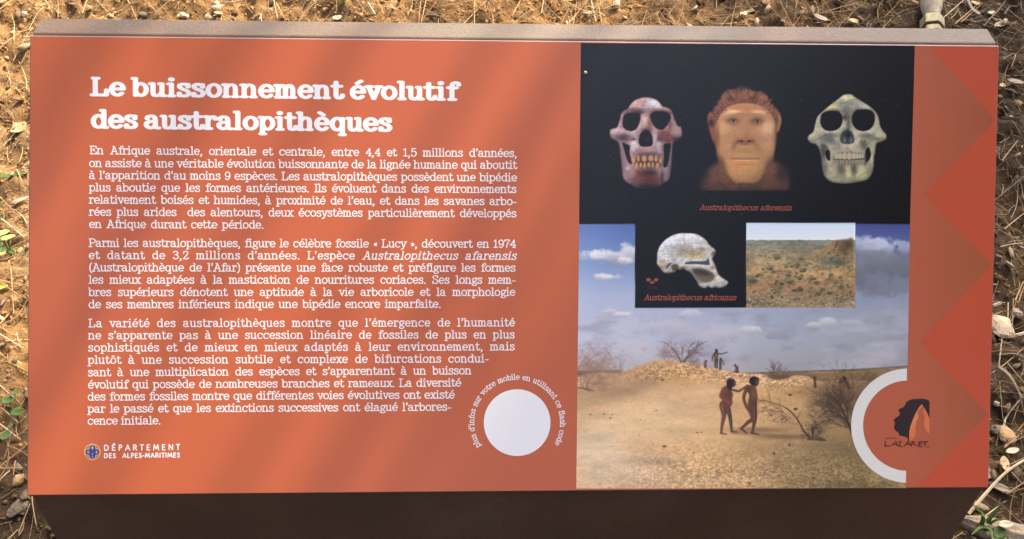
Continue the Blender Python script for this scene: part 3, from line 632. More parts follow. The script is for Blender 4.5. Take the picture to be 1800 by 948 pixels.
def hy(x): return float(np.interp(x, [p[0] for p in hill], [p[1] for p in hill]))
for k in range(170):                                            # stones on the crest and slope
    x = r_.uniform(1100, 1425); y = hy(x)+2+abs(r_.normal(0, 13)); w = r_.uniform(.9, 2.6)
    stone(x, y, w*1.2, [(96,64,40),(120,84,54),(226,186,130),(74,50,36)][k % 4], .6)
for k in range(420):
    x = r_.uniform(1016, 1596); y = 668+200*r_.random()**.8; w = r_.uniform(.5, 1.6)*(.6+(y-668)/170)
    if x > 1500 and abs(y-748) < 100: continue
    stone(x, y, w*1.3, [(122,90,58),(90,68,44),(236,206,156),(140,106,70)][k % 4], .65)
for x, y, w in [(1153,722,3),(1169,785,7),(1038,729,3.5),(1061,728,3),(1076,729,2.5),(1073,735,3),(1219,796,3),(1388,694,6),(1398,719,7),(1388,782,5),(1316,849,6),(1360,797,5),(1429,840,5),(1356,731,4),(1226,761,4),(1233,760,3),(1126,738,2),(1165,668,5)]:
    stone(x, y, w*1.1, (62,46,36), .85, .45); stone(x+w*.2, y-w*.25, w*.5, (150,118,84), .5)
# bushes
r_ = np.random.default_rng(3)
for k in range(16): twigs(1032+r_.normal(0,5), 684, -math.pi/2+r_.normal(.25,.6), 29, 1.2, 4, [(128,94,72),(150,112,92),(106,80,60)][k % 3], r_, .5)
sy, sx, X, Y = box(1010, 600, 1125, 690)
n = vnoise(*X.shape, 4*SS, 91, 4, .7); d = 1-np.hypot((X-1050)/62, (Y-646)/36); comp(sy, sx, np.clip((d+(n-.5)*2)*1.3, 0, 1)*.6, C8(146,112,90))
stroke([(1014,681),(1024,682.5),(1034,686),(1045,687)], [1.4,2.2,2.6,1], (74,56,42), .8, .8); stroke([(1090,654),(1092,640)], 8, (140,112,100), .35, 3)
for k in range(12): twigs(1200+r_.normal(0,3), 637, -math.pi/2+(-.8 if k % 2 else .8)+r_.normal(0,.16), 19, 1.1, 4, [(96,72,62),(124,92,80)][k % 2], r_, .6, .15)
stroke([(1197,637),(1188,618),(1172,604),(1162,600)], [2.4,1.8,1.3,.8], (92,70,60), .8); stroke([(1204,637),(1212,618),(1228,606),(1244,600)], [2.2,1.6,1.2,.8], (92,70,60), .8)
for k in range(5): twigs(1168, 634, -math.pi/2+r_.normal(-.3,.4), 12, .7, 3, (150,116,104), r_, .5)
for x in (1216, 1224): stroke([(x,640),(x+2,634)], 8, (134,104,92), .45, 2.5)
for k in range(9): twigs(1365+r_.normal(0,4), 664, -math.pi/2+r_.normal(0,.8), 13, .9, 3, (84,62,50), r_, .6)
stroke([(1352,664),(1385,662)], 8, (98,74,58), .6, 3)
for k in range(32): twigs(1494+r_.normal(0,5), 756-abs(r_.normal(0,16)), -math.pi/2-.55+r_.normal(0,.5), 33, 1.4, 4, [(70,54,42),(88,70,54),(54,42,34)][k % 3], r_, .62)
stroke([(1498,762),(1487,735),(1476,712),(1458,690)], [4.5,3.6,2.6,1.6], (52,40,32), .9)
sy, sx, X, Y = box(1440, 650, 1600, 770)
n = vnoise(*X.shape, 4*SS, 92, 4, .7); d = 1-np.hypot((X-1525)/72, (Y-690)/50); comp(sy, sx, np.clip((d+(n-.5)*1.6)*1.2, 0, 1)*.5, C8(84,66,48))
stroke(cr([(1424,772),(1412,756),(1402,738),(1388,722),(1370,712),(1350,706),(1334,704)]), [3.2]*8+[2.4]*10+[1.4]*13, (74,56,44), .95)
for k in range(22):
    t_ = r_.uniform(0,1); x = 1340+70*t_; y = 706+44*t_**1.3
    twigs(x, y, math.pi+r_.normal(.0,.8), 16, .8, 2, (96,72,54), r_, .7)
for k in range(10): twigs(1428, 770, -math.pi/2+r_.normal(.2,.8), 13, 1.2, 3, (66,52,42), r_, .7)
stroke([(1420,772),(1450,774)], 3.5, (60,48,38), .7, 1)
for k in range(7): twigs(1425+k*13+r_.normal(0,3), 650, -math.pi/2-.4+r_.normal(0,.25), 12, .7, 1, (120,104,96), r_, .5)
# walking figures
f = Fr(1220, 600, 5.267)
def limb(p, ws, c, a=1.0):
    q = cr(f(p), n=4); w_ = list(np.interp(np.linspace(0,1,len(q)), np.linspace(0,1,len(ws)), np.array(ws)/f.sc))
    stroke(q, w_, c, a); stroke([(x-w*.14, y-w*.05) for (x, y), w in zip(q, w_)], [w*.42 for w in w_], tuple(min(255, v*1.32+8) for v in c), .5, 1.1); stroke([(x+w*.3, y) for (x, y), w in zip(q, w_)], [w*.25 for w in w_], tuple(v*.6 for v in c), .5, .8)
stroke(f([(350,850),(420,850),(600,860),(900,890)]), [3,4,5,4], (124,96,62), .6, 2)
limb([(308,610),(332,700),(344,790),(350,835)], [56,36,26,18], (74,60,38)); limb([(345,836),(400,842)], [14,10], (74,60,38))
limb([(362,452),(412,462),(450,440),(495,408)], [24,22,18,18], (92,70,42))
s = Shape(f([(298,412),(330,440),(352,470),(362,500),(352,530),(357,575),(335,610),(305,640),(262,640),(236,610),(238,570),(264,540),(246,510),(250,470),(268,430)]), (102,64,46), .45); s.blob(f, 325, 500, 28, 40, (92,50,36), .7); s.blob(f, 262, 590, 26, 40, (104,62,44), .7); s.blob(f, 275,450, 20,30,(120,72,52),.7); s.lay()
limb([(268,610),(276,690),(262,760),(250,850)], [66,42,32,20], (106,66,48)); limb([(246,850),(300,862)], [18,12], (116,64,48))
limb([(268,440),(243,510),(290,548),(345,574)], [26,24,22,18], (122,72,52))
s = Shape(f([(300,400),(304,362),(330,346),(362,350),(382,374),(386,400),(374,420),(352,428),(352,456),(330,452),(308,432)]), (42,30,26), .45); s.blob(f, 374, 395, 16, 24, (98,62,46), .9); s.lay()
limb([(525,640),(546,715),(500,750),(440,806)], [54,44,34,22], (88,58,40)); limb([(432,806),(486,852)], [22,14], (90,50,38))
s = Shape(f([(495,412),(530,405),(566,418),(584,470),(586,560),(578,610),(560,650),(505,640),(498,570),(510,500),(480,450)]), (98,66,42), .45); s.blob(f, 556, 480, 24, 50, (120,84,54), .7); s.blob(f, 510, 450, 20, 30, (76,50,36), .6); s.blob(f, 560, 600, 30, 40, (62,40,28), .8); s.lay()
limb([(556,610),(562,700),(556,760),(538,845)], [56,44,34,20], (84,55,38)); limb([(530,848),(600,866)], [18,11], (84,54,40))
limb([(488,430),(460,520),(482,600),(520,660)], [34,30,26,24], (92,60,42))
s = Shape(f([(514,385),(516,345),(545,328),(590,334),(602,360),(598,395),(580,416),(552,412),(530,402)]), (40,30,26), .45); s.blob(f, 584, 380, 17, 28, (112,78,58), .9); s.lay()
# small figures on the crest
c1 = (84,64,48)
limb([(195,165),(194,205),(196,246)], [20,15,13], c1); limb([(213,165),(212,205),(213,246)], [20,15,13], (70,54,42)); limb([(204,112),(203,168)], [40,34], c1); limb([(184,116),(170,150),(168,180)], [14,12,9], c1); limb([(206,120),(206,150)], [18,16], (108,84,62)); limb([(222,116),(262,116),(310,102)], [13,12,8], c1); limb([(207,84),(208,98)], [26,26], (50,38,32))
limb([(246,175),(240,255)], [24,18], c1); limb([(262,180),(280,220)], [9,8], c1); limb([(248,162),(249,168)], [18,18], (50,38,32)); limb([(246,210),(246,258)], [18,16], c1)
limb([(102,200),(104,234)], [22,28], (104,66,50)); limb([(110,182),(111,186)], [18,18], (60,42,36))
limb([(396,240),(396,280)], [26,36], (94,62,46)); limb([(380,222),(382,228)], [22,22], (78,54,44)); limb([(365,285),(410,285)], [10,10], (80,56,40))
stroke([(1432,664),(1433,680)], 5, (64,54,44), .8); stroke([(1477,672),(1486,668),(1492,682)], 6, (70,50,38), .85); stroke([(1483,664),(1485,665)], 5.5, (46,34,28), .9); stroke([(1480,690),(1476,712)], 7, (74,54,40), .6, 1.5)

# ---- small savanna inset --------------------------------------------
sy, sx, X, Y = box(1306, 392, 1503, 541)
f = Fr(1300, 390, 6.114)
im = np.ones(X.shape+(3,), np.float32)*C8(212, 230, 240); v = np.clip((Y-395)/27, 0, 1)[..., None]; im = im*(1-v)+C8(232,236,234)*v
h0 = 422.0
g = np.clip((Y-h0)/(538-h0), 0, 1)
base = lerp3(g[..., None], [(0,(128,130,118)),(.1,(134,134,110)),(.22,(170,152,116)),(.5,(178,144,98)),(.75,(160,128,88)),(.85,(150,128,98)),(1,(150,132,100))])
n1 = vnoise(*X.shape, 14*SS, 101, 4, .6, 2.2, .8)-.5; n2 = vnoise(*X.shape, 3*SS, 102, 3, .6, 1.5, .8)-.5; n3 = vnoise(*X.shape, 9*SS, 104, 4, .65, 2.4, .7)
base = base*(1+.5*n1+.5*n2)[..., None]; gm = (np.clip((n3-.5)*5, 0, 1)*np.clip(1.1-g, 0, 1)*.6)[..., None]; base = base*(1-gm)+C8(110,112,84)*gm
w = (Y > h0+n2*2)[..., None]; CV[sy, sx] = np.where(w, base, im)
s = Shape(f([(700,395),(830,320),(960,240),(1010,210),(1080,195),(1150,188),(1222,192),(1222,470),(1100,480),(980,470),(860,450),(760,420)]), (150,128,92), 1.2)
for b in [(1130,280,80,90,(96,80,58),.95),(1180,240,40,40,(74,60,44),.8),(1020,290,30,60,(172,136,90),.9,30),(1040,250,16,60,(84,66,46),.8,25),(850,330,90,14,(180,142,96),.8,-30),(1000,420,120,40,(92,104,86),.9),(900,410,70,26,(120,130,112),.8),(1080,450,60,26,(78,92,74),.8)]: s.blob(f, *b)
s.grain(4, .22, 103); s.lay()
r_ = np.random.default_rng(12)
for k in range(150):
    yy = r_.random()**1.2; x = r_.uniform(1310, 1498); y = 436+yy*80; w = r_.uniform(1.5, 3.5)*(.6+yy*1.5)
    stone(x, y, w*1.5, [(78,80,56),(98,98,68),(66,62,44),(120,112,74)][k % 4], .75, .5, .75)
for x, y, w in [(525,560,40),(530,635,60),(645,600,40),(670,520,45),(620,450,40),(120,610,80),(780,610,35),(980,565,40),(660,390,40),(400,375,50),(330,495,45),(500,475,30),(720,460,25)]:
    px, py = f([(x, y)])[0]; q = w/f.sc; stone(px+q*.2, py+q*.4, q*1.7, (112,82,56), .6, 1.4, .4); stone(px, py, q*1.4, (112,110,80), .8, 1.4, .8); stone(px-q*.2, py-q*.3, q*.8, (138,134,98), .6, 1.0, .7); stone(px+q*.1, py+q*.35, q*1.1, (72,68,48), .65, 1.0, .4)
for k in range(190):
    x = r_.uniform(1308, 1500); y = r_.uniform(514, 538); w = r_.uniform(1, 4)
    stone(x, y, w*1.2, [(206,186,146),(92,74,52),(176,152,112),(70,58,42)][k % 4], .8, .35, .7)
for k in range(60):
    x = r_.uniform(1420, 1500); y = r_.uniform(505, 538); stroke([(x,y),(x+r_.normal(0,2),y-4)], 1.6, [(104,92,60),(130,112,76)][k % 2], .6, .5)

# ---- skull of the second species ------------------------------------
sy, sx, X, Y = box(1116, 390, 1311, 541)
SKIM = CV[sy, sx].copy()
CV[sy, sx] = C8(16, 14, 13)
f = Fr(1110, 390, 6.114)
s = Shape(f([(278,330),(298,270),(350,205),(420,155),(490,128),(580,121),(690,131),(762,165),(817,215),(832,245),(882,285),(904,310),(902,345),(882,375),(870,405),(906,480),(932,560),(980,605),(1035,640),(1043,660),(1010,692),(970,709),(930,711),(905,702),(872,716),(845,711),(822,692),(802,713),(760,711),(722,682),(700,640),(660,580),(622,537),(590,524),(555,502),(520,517),(492,512),(460,542),(420,552),(392,559),(340,541),(300,492),(271,450),(274,400)]), (214,212,206))
for b in [(420,230,120,70,(222,224,226),.8),(600,150,120,24,(236,238,240),.8),(560,290,120,50,(176,168,152),.7),(660,250,60,20,(242,242,240),.8),(330,330,40,60,(232,232,230),.7),(560,340,110,30,(170,150,120),.7,-20),(680,360,110,50,(204,176,120),.9),(760,300,40,26,(168,140,96),.7),(840,290,40,30,(206,190,160),.8),(880,340,18,30,(120,92,66),.8),(350,440,70,30,(196,170,124),.8),(330,500,40,30,(170,140,100),.7),(460,490,36,34,(110,90,66),.8),(540,480,50,24,(214,190,142),.8),(700,480,120,16,(226,216,190),.8),(870,480,30,30,(196,174,124),.7),(920,600,30,60,(214,206,180),.8),(980,650,50,40,(206,196,176),.8),(760,690,60,22,(196,186,166),.7),(850,690,30,20,(230,226,214),.7),(640,560,30,30,(150,130,100),.8),(400,545,40,14,(160,130,86),.7)]: s.blob(f, *b)
s.cracks(f, 14, (110,88,60), 73, (290,140,1020,700), .4); s.grain(5, .16, 111); s.grain(1.5, .08, 112); s.relief([], [(560,240,200,90,2.5),(880,320,26,30,1.6),(700,365,120,50,-1.6),(860,480,40,30,1.2),(960,640,60,50,1.4),(540,480,60,18,1.2)], f, .8, .14, 65)
s.poly(f([(660,520),(720,498),(810,515),(882,560),(892,610),(862,642),(800,655),(730,648),(690,610)]), (104,88,66), 1.5, .9); s.blob(f, 750, 545, 120, 34, (56,46,34), .85, 14); s.blob(f, 720, 640, 40, 30, (150,134,106), .6); s.grain(2.2, .16, 115)
s.poly(f([(572,446),(640,426),(740,426),(800,418),(824,388),(840,466),(770,463),(690,456),(600,460)]), (72,82,92), .5)
s.poly(f([(365,490),(390,455),(425,440),(425,460),(380,505)]), (78,96,116), .6); s.poly(f([(430,500),(440,465),(480,455),(505,475),(490,515),(450,530)]), (96,80,62), .9)
for p in [[(460,405),(540,350),(640,290),(760,292)],[(320,330),(370,275),(430,240)],[(500,330),(560,300),(600,320)],[(355,245),(365,247)],[(300,440),(380,415),(450,405)],[(840,360),(870,330),(890,318)],[(710,350),(745,330),(740,390)],[(560,210),(580,240),(620,250)],[(720,660),(800,640)],[(800,712),(815,690)],[(905,700),(890,680)]]: s.line(cr(f(p)), .55, (104,84,60), .6)
s.line(cr(f([(465,398),(545,345),(645,284),(690,285)])), 1.0, (244,244,240), .7); s.line(cr(f([(838,385),(846,440),(850,470),(700,465),(560,462)])), 1.6, (240,236,222), .8)
s.edge(2.2, .4); s.lay()
INSET = CV[sy, sx].copy(); INSET_B = (sy, sx)
for (x, y) in ((1140,492),(1153.2,492),(1146.6,496.8)):
    fill([(x-3.4,y-2.4),(x+3.4,y-2.4),(x+3.4,y+2.4),(x-3.4,y+2.4)], (170,84,66), .35, False)

def sample(x, y):
    fx = np.clip((x-CX0)*SS-.5, 0, CW-1.001); fy = np.clip((y-CY0)*SS-.5, 0, CH-1.001)
    xi, yi = fx.astype(int), fy.astype(int); a = (fx-xi)[..., None]; b = (fy-yi)[..., None]
    return (CV[yi, xi]*(1-a)+CV[yi, xi+1]*a)*(1-b)+(CV[yi+1, xi]*(1-a)+CV[yi+1, xi+1]*a)*b
def picture(name, quad, z, mat, parent, step=1.15, k=.95):
    """quad: four photo-pixel corners TL TR BR BL"""
    q = np.array(quad, float); nx = int(np.hypot(*(q[1]-q[0]))/step); ny = int(np.hypot(*(q[3]-q[0]))/step)
    u, v = np.meshgrid(np.linspace(0, 1, nx+1), np.linspace(0, 1, ny+1))
    x = q[0, 0]*(1-u)*(1-v)+q[1, 0]*u*(1-v)+q[2, 0]*u*v+q[3, 0]*(1-u)*v
    y = q[0, 1]*(1-u)*(1-v)+q[1, 1]*u*(1-v)+q[2, 1]*u*v+q[3, 1]*(1-u)*v
    c = sample(x, y); c = np.where(c <= .04045, c/12.92, ((c+.055)/1.055)**2.4)*k
    X, Y = PXa(x, y)
    V = np.stack([X, Y, np.full_like(X, z)], -1).reshape(-1, 3)
    i = (np.arange(ny)[:, None]*(nx+1)+np.arange(nx)[None]).ravel()
    F = np.stack([i+nx+1, i+nx+2, i+1, i], -1)
    return fast_mesh(name, V, F, mat, parent, colors=c.reshape(-1, 3))
# ------------------------------------------------------------------ terrain
def gz(x, y):
    """height of the ground: nearly level in front, a low bank rising behind the sign"""
    y = np.asarray(y, float); x = np.asarray(x, float)
    t = np.clip(y-.12, 0, None)
    z = .23*t - .012*t*t + .02*np.sin(1.7*x+.6)*np.cos(1.3*y) + .012*np.sin(4.1*x+2*y)
    return z
def ground_at(x, y, lift=0.0):
    """photo pixel -> point on the ground"""
    d = RWC @ np.array([(x-900)/FPX, (y-474)/FPX, 1.0]); d = d/np.linalg.norm(d)
    t = 1.2
    for k in range(40):
        p = CAMP+d*t; e = p[2]-float(gz(p[0], p[1]))-lift
        t += e*.8
    return CAMP+d*t
# ------------------------------------------------------------------ materials of the sign
ORANGE = s8(198, 103, 65)
M = {}
M['orange'] = print_mat('orange_print', ORANGE)
M['white'] = print_mat('white_print', (.80, .80, .80))
M['pictures'] = print_mat('picture_print')
M['brown'] = print_mat('brown_print', s8(168, 92, 66))
def printed_fade(m, xa, xb, ca, cb):
    """the designer's tint running across the band"""
    t = m.node_tree; co = t.nodes.new('ShaderNodeTexCoord'); sx = t.nodes.new('ShaderNodeSeparateXYZ'); t.links.new(co.outputs['Object'], sx.inputs[0])
    mr = t.nodes.new('ShaderNodeMapRange'); t.links.new(sx.outputs[0], mr.inputs[0]); mr.inputs[1].default_value = xa; mr.inputs[2].default_value = xb
    rp = t.nodes.new('ShaderNodeValToRGB'); rp.color_ramp.elements[0].color = (*ca, 1); rp.color_ramp.elements[1].color = (*cb, 1); t.links.new(mr.outputs[0], rp.inputs[0])
    for n in t.nodes:
        if n.type == 'MIX': t.links.new(rp.outputs[0], n.inputs[6])
printed_fade(M['brown'], PX(1600, 470)[0], PX(1745, 470)[0], s8(192, 102, 72), s8(166, 92, 60))
M['red'] = print_mat('red_print', s8(200, 87, 58))
M['rust'] = print_mat('caption_print', s8(186, 100, 74))
M['ivory'] = print_mat('ivory_print', s8(236, 234, 224))
M['ink'] = print_mat('dark_print', s8(56, 42, 42))
M['inkrust'] = print_mat('dark_rust_print', s8(96, 48, 38))
M['flame'] = print_mat('flame_print', s8(226, 124, 74))
M['flame2'] = print_mat('light_flame_print', s8(226, 142, 86))
M['blue'] = print_mat('blue_print', s8(58, 68, 140))
M['gold'] = print_mat('gold_print', s8(222, 186, 130))
n = NT('plate_edge_aluminium', .45, .5); n.base((.15, .11, .115)); M['edge'] = n.m
def steel():
    n = NT('brown_weathered_steel', .5, .38); co = n.co()
    f1 = n.noise(7, 5, .6, co); f2 = n.noise(260, 4, .7, co); f3 = n.noise(2.2, 3, .5, co)
    c = n.ramp(f1, [(.3, (.105, .053, .030)), (.55, (.14, .074, .044)), (.75, (.17, .098, .062))])
    c = n.mix(n.ramp(f3, [(.45, (0, 0, 0)), (.7, (.35, .35, .35))]), c, (.165, .074, .034))
    sp = n.ramp(n.noise(520, 3, .6, co), [(.70, (0, 0, 0)), (.76, (.5, .5, .5))])
    c = n.mix(sp, c, (.42, .35, .28))
    # pale dust settled where the steel faces up
    g = n.n('ShaderNodeNewGeometry'); sep = n.n('ShaderNodeSeparateXYZ'); n.l(g.outputs['Normal'], sep.inputs[0])
    up = n.n('ShaderNodeMapRange'); n.l(sep.outputs[2], up.inputs[0]); up.inputs[1].default_value = .75; up.inputs[2].default_value = .98
    dn = n.ramp(n.mix(.55, n.noise(24, 6, .65, co), n.noise(5, 4, .6, co)), [(.34, (.2, .2, .2)), (.62, (.95, .95, .95))])
    mm = n.n('ShaderNodeMath', operation='MULTIPLY'); n.l(up.outputs[0], mm.inputs[0]); n.l(dn, mm.inputs[1])
    c = n.mix(mm.outputs[0], c, n.ramp(f2, [(.3, (.055, .043, .031)), (.7, (.125, .101, .072))]))
    n.base(c)
    n.l(n.ramp(f2, [(.3, (.42, .42, .42)), (.7, (.66, .66, .66))]), n.b.inputs['Roughness'])
    n.bump(n.noise(420, 5, .7, co), .45, .0012)
    return n.m
M['steel'] = steel()

# ------------------------------------------------------------------ the sign
root = empty('information_sign', (0, .1, float(gz(0, .1))))
tag(root, 'low brown steel lectern carrying a wide orange information board on australopithecines', 'information sign')
root_inv = root.matrix_basis.inverted()
PM = Matrix.Identity(4)
for i in range(3):
    for j in range(3): PM[i][j] = PB[i, j]
PM[2][3] = HP
board = empty('board_frame', (0, 0, 0)); bpy.data.objects.remove(board)
# board plate: front face z = 0 in its own frame, thin chamfered edge
cs = [PX(*c) for c in CORN]                       # TL TR BR BL
def inset(d):
    (ax, ay), (bx, by), (cx, cy), (dx, dy) = cs
    return [(ax+d, ay-d), (bx-d, by-d), (cx-d, cy+d), (dx+d, dy+d)]
v = [(x, y, 0) for x, y in inset(.0012)]
plate = mesh('print_plate', v, [(3, 2, 1, 0)], M['orange'])
plate.parent = root; plate.matrix_parent_inverse = Matrix.Identity(4)
plate.matrix_basis = root_inv @ PM
tag(plate, 'matt orange printed board with white French text')
e0 = [(x, y, 0) for x, y in inset(.0012)]; e1 = [(x, y, -.0011) for x, y in inset(0)]; e2 = [(x, y, -.004) for x, y in inset(0)]
ring = e0+e1+e2; fs = []
for k in range(4):
    j = (k+1) % 4
    fs += [(k, 4+k, 4+j, j), (4+k, 8+k, 8+j, 4+j)]
fs.append((8, 9, 10, 11))
mesh('plate_edge', ring, [f[::-1] for f in fs], M['edge'], plate)
# steel body, a closed folded prism behind and below the board
def wl(x, y, z):
    p = PB @ np.array([x, y, z]); return p[0], p[1], p[2]+HP
def body():
    bm = bmesh.new(); G_ = .0042
    (tlx, tly), (trx, try_), (brx, bry), (blx, bly) = cs
    top = .0035
    def row(x, y): return wl(x, y, -G_)
    a = [row(tlx+.0015, tly+top), row(trx-.0015, try_+top)]     # fold at the top edge
    b = [row(blx+.002, bly+.0012), row(brx-.002, bry+.0012)]    # fold at the bottom edge
    fl = .0255                                                  # depth of the flat top
    c = [(a[0][0]+FLT, a[0][1]+fl, a[0][2]+.002), (a[1][0]-FRT, a[1][1]+fl, a[1][2]+.002)]
    gl = -.05
    d = [(c[0][0]+.05, c[0][1], gl), (c[1][0]-.05, c[1][1], gl)]
    e = [(b[0][0]+BLT, b[0][1]-.04, gl), (b[1][0]-BRT, b[1][1]-.04, gl)]
    V = [bm.verts.new(p) for p in (a[0], a[1], b[0], b[1], c[0], c[1], d[0], d[1], e[0], e[1])]
    for f in ((0, 1, 3, 2), (1, 0, 4, 5), (5, 4, 6, 7), (2, 3, 9, 8), (0, 2, 8, 6, 4), (3, 1, 5, 7, 9)): bm.faces.new([V[i] for i in f])
    bmesh.ops.recalc_face_normals(bm, faces=bm.faces)
    ed = [x for x in bm.edges if {x.verts[0].index, x.verts[1].index} <= {0, 1, 2, 3, 4, 5}]
    bm.verts.index_update()
    pairs = ({0, 1}, {2, 3}, {4, 5})
    ed = [x for x in bm.edges if {x.verts[0].index, x.verts[1].index} in pairs]
    bmesh.ops.bevel(bm, geom=ed, offset=.0012, segments=2, affect='EDGES', profile=.5)
    return bm
FLT, FRT, BLT, BRT = .0, .0, .0, .0
so_ = bm_obj('steel_body', body(), M['steel'])
so_.parent = root; so_.matrix_basis = root_inv
tag(so_, 'dark brown folded steel support under the board')

# printed fields -----------------------------------------------------
ZP = 3.0e-5
def flat(name, pts, z, mat, parent=plate):
    """a printed area given by photo pixels"""
    P = [PX(*p) for p in pts]
    me = bpy.data.meshes.new(name); bm = bmesh.new()
    vs = [bm.verts.new((x, y, z)) for x, y in P]; f = bm.faces.new(vs)
    if f.normal.z < 0 or True:
        bm.normal_update()
        if f.normal.z < 0: f.normal_flip()
    bmesh.ops.triangulate(bm, faces=[f]); bm.to_mesh(me); bm.free()
    o = bpy.data.objects.new(name, me); col.objects.link(o); me.materials.append(mat); o.parent = parent
    return o
# right-hand band: red field with a brown saw-tooth
tag(flat('red_band', [(1608, 81), (1755.5, 82.5), (1736.5, 856.5), (1592, 857)], ZP, M['red']), 'bright orange-red zigzag field along the right edge')
saw = [(1608, 80.5), (1632, 80.8), (1750, 211), (1624, 341), (1743, 466), (1617, 601), (1736, 728), (1612, 857), (1592, 857)]
tag(flat('brown_zigzag', saw, ZP*2, M['brown']), 'muted brown saw-tooth band pointing right')
# pictures
o = picture('fossil_heads_picture', [(1021, 75.8), (1608, 80.5), (1599.6, 397), (1018, 395)], ZP*3, M['pictures'], plate); tag(o, 'black photograph of two skulls and a reconstructed face')
o = picture('savanna_scene_picture', [(1018, 395), (1599.6, 397), (1591.5, 858), (1013, 859)], ZP*3, M['pictures'], plate, k=1.14); tag(o, 'photograph of figures walking over dry savanna')
o = picture('braincase_picture', [(1119, 394), (1309, 394.6), (1308, 538), (1118, 538)], ZP*4, M['pictures'], plate); tag(o, 'black photograph of a braincase in side view')
o = picture('savanna_inset_picture', [(1309, 394.6), (1500, 395.4), (1498, 538.4), (1307.5, 538)], ZP*4, M['pictures'], plate, k=1.05); tag(o, 'small photograph of dry bush country')
# half ring with the cave emblem
def arc(cx, cy, r, a0, a1, n=40):
    return [(cx+r*math.cos(math.radians(a0+(a1-a0)*k/n)), cy+r*math.sin(math.radians(a0+(a1-a0)*k/n))) for k in range(n+1)]
RC = (1596.5, 748.5)
out = arc(*RC, 100.5, 268.6, 92.4); inn = arc(*RC, 79.5, 92.8, 268.2)
ko = flat('emblem_disc', arc(*RC, 82, 268.5, 92.5)+[(1609, 829), (1613, 669)], ZP*5, M['brown']); tag(ko, 'brown half disc behind the cave emblem')
ink = Ink()
P0 = [PX(*p) for p in out]; P1 = [PX(*p) for p in inn[::-1]]
for k in range(len(P0)-1):
    ink.poly([P0[k], P0[k+1], P1[k+1], P1[k]], ZP*6)
tag(ink.build('white_half_ring', M['ivory'], plate), 'white half ring round the emblem')
f = Fr(1540, 690, 8.618)
emb = flat('profile_silhouette', cr(f([(560,100),(640,97),(725,97),(800,125),(808,150),(808,270),(806,388)]), n=3)+f([(780,330),(740,240),(690,180),(650,225),(600,310),(560,400),(520,510),(502,590),(497,690),(500,745)])+cr(f([(500,745),(470,690),(430,668),(380,660),(345,640),(335,605),(295,580),(270,530),(285,460),(262,430),(290,390),(350,345),(360,310),(337,280),(345,250),(400,230),(435,195),(455,150),(500,118),(560,100)]), n=3)[:-1], ZP*8, M['ink'])
tag(emb, 'dark profile head of the cave emblem')
fl1 = flat('flame', f([(690,180),(650,225),(600,310),(560,400),(520,510),(502,590),(500,690),(520,732),(575,682),(600,612),(602,560),(585,520),(605,480),(600,440),(630,410),(640,360),(625,290),(680,230),(710,200)]), ZP*9, M['flame2'])
flat('flame', f([(715,250),(705,300),(735,370),(725,420),(720,480),(740,560),(790,627),(806,600),(806,400),(780,330),(740,250)]), ZP*9, M['flame'])
flat('flame', f([(585,520),(540,550),(502,592),(500,690),(520,732),(575,682),(600,612),(602,560)]), ZP*10, M['flame'])
# hand-lettered name and its small overline
ink = Ink()
def free(ink, pts, wpx, z):
    q = [np.array(PX(*p)) for p in pts]; sc_ = BOARD_W/1705
    ink.stroke(q, False, wpx*sc_/2, lambda t: (float(t[0]), float(t[1])), z, capn=3)
zz = ZP*9
for k, p in enumerate([[(140,740),(130,812),(200,810)],[(228,808),(300,738),(318,808)],[(255,785),(320,782)],[(338,755),(375,738),(370,760),(340,810),(395,822)],[(425,812),(480,740),(530,812)],[(450,786),(515,786)],[(545,742),(530,800)],[(545,742),(585,752),(550,778),(618,808)],[(690,742),(645,752),(648,818),(690,822)],[(648,782),(690,776)],[(705,752),(785,744)],[(745,750),(738,808)],[(775,826),(795,824)]]):
    free(ink, f(p), 1.9, zz+k*3e-6)
tag(ink.build('emblem_lettering', M['inkrust'], plate), 'hand-drawn dark name LAZARET under the emblem')
ink = Ink(); text_line(ink, 'GROTTE DU', f([(132, 710)])[0], f([(322, 706)])[0], 2.9, .17, .17, ZP*9, font=N, fit='stretch'); ink.build('emblem_overline', M['inkrust'], plate)

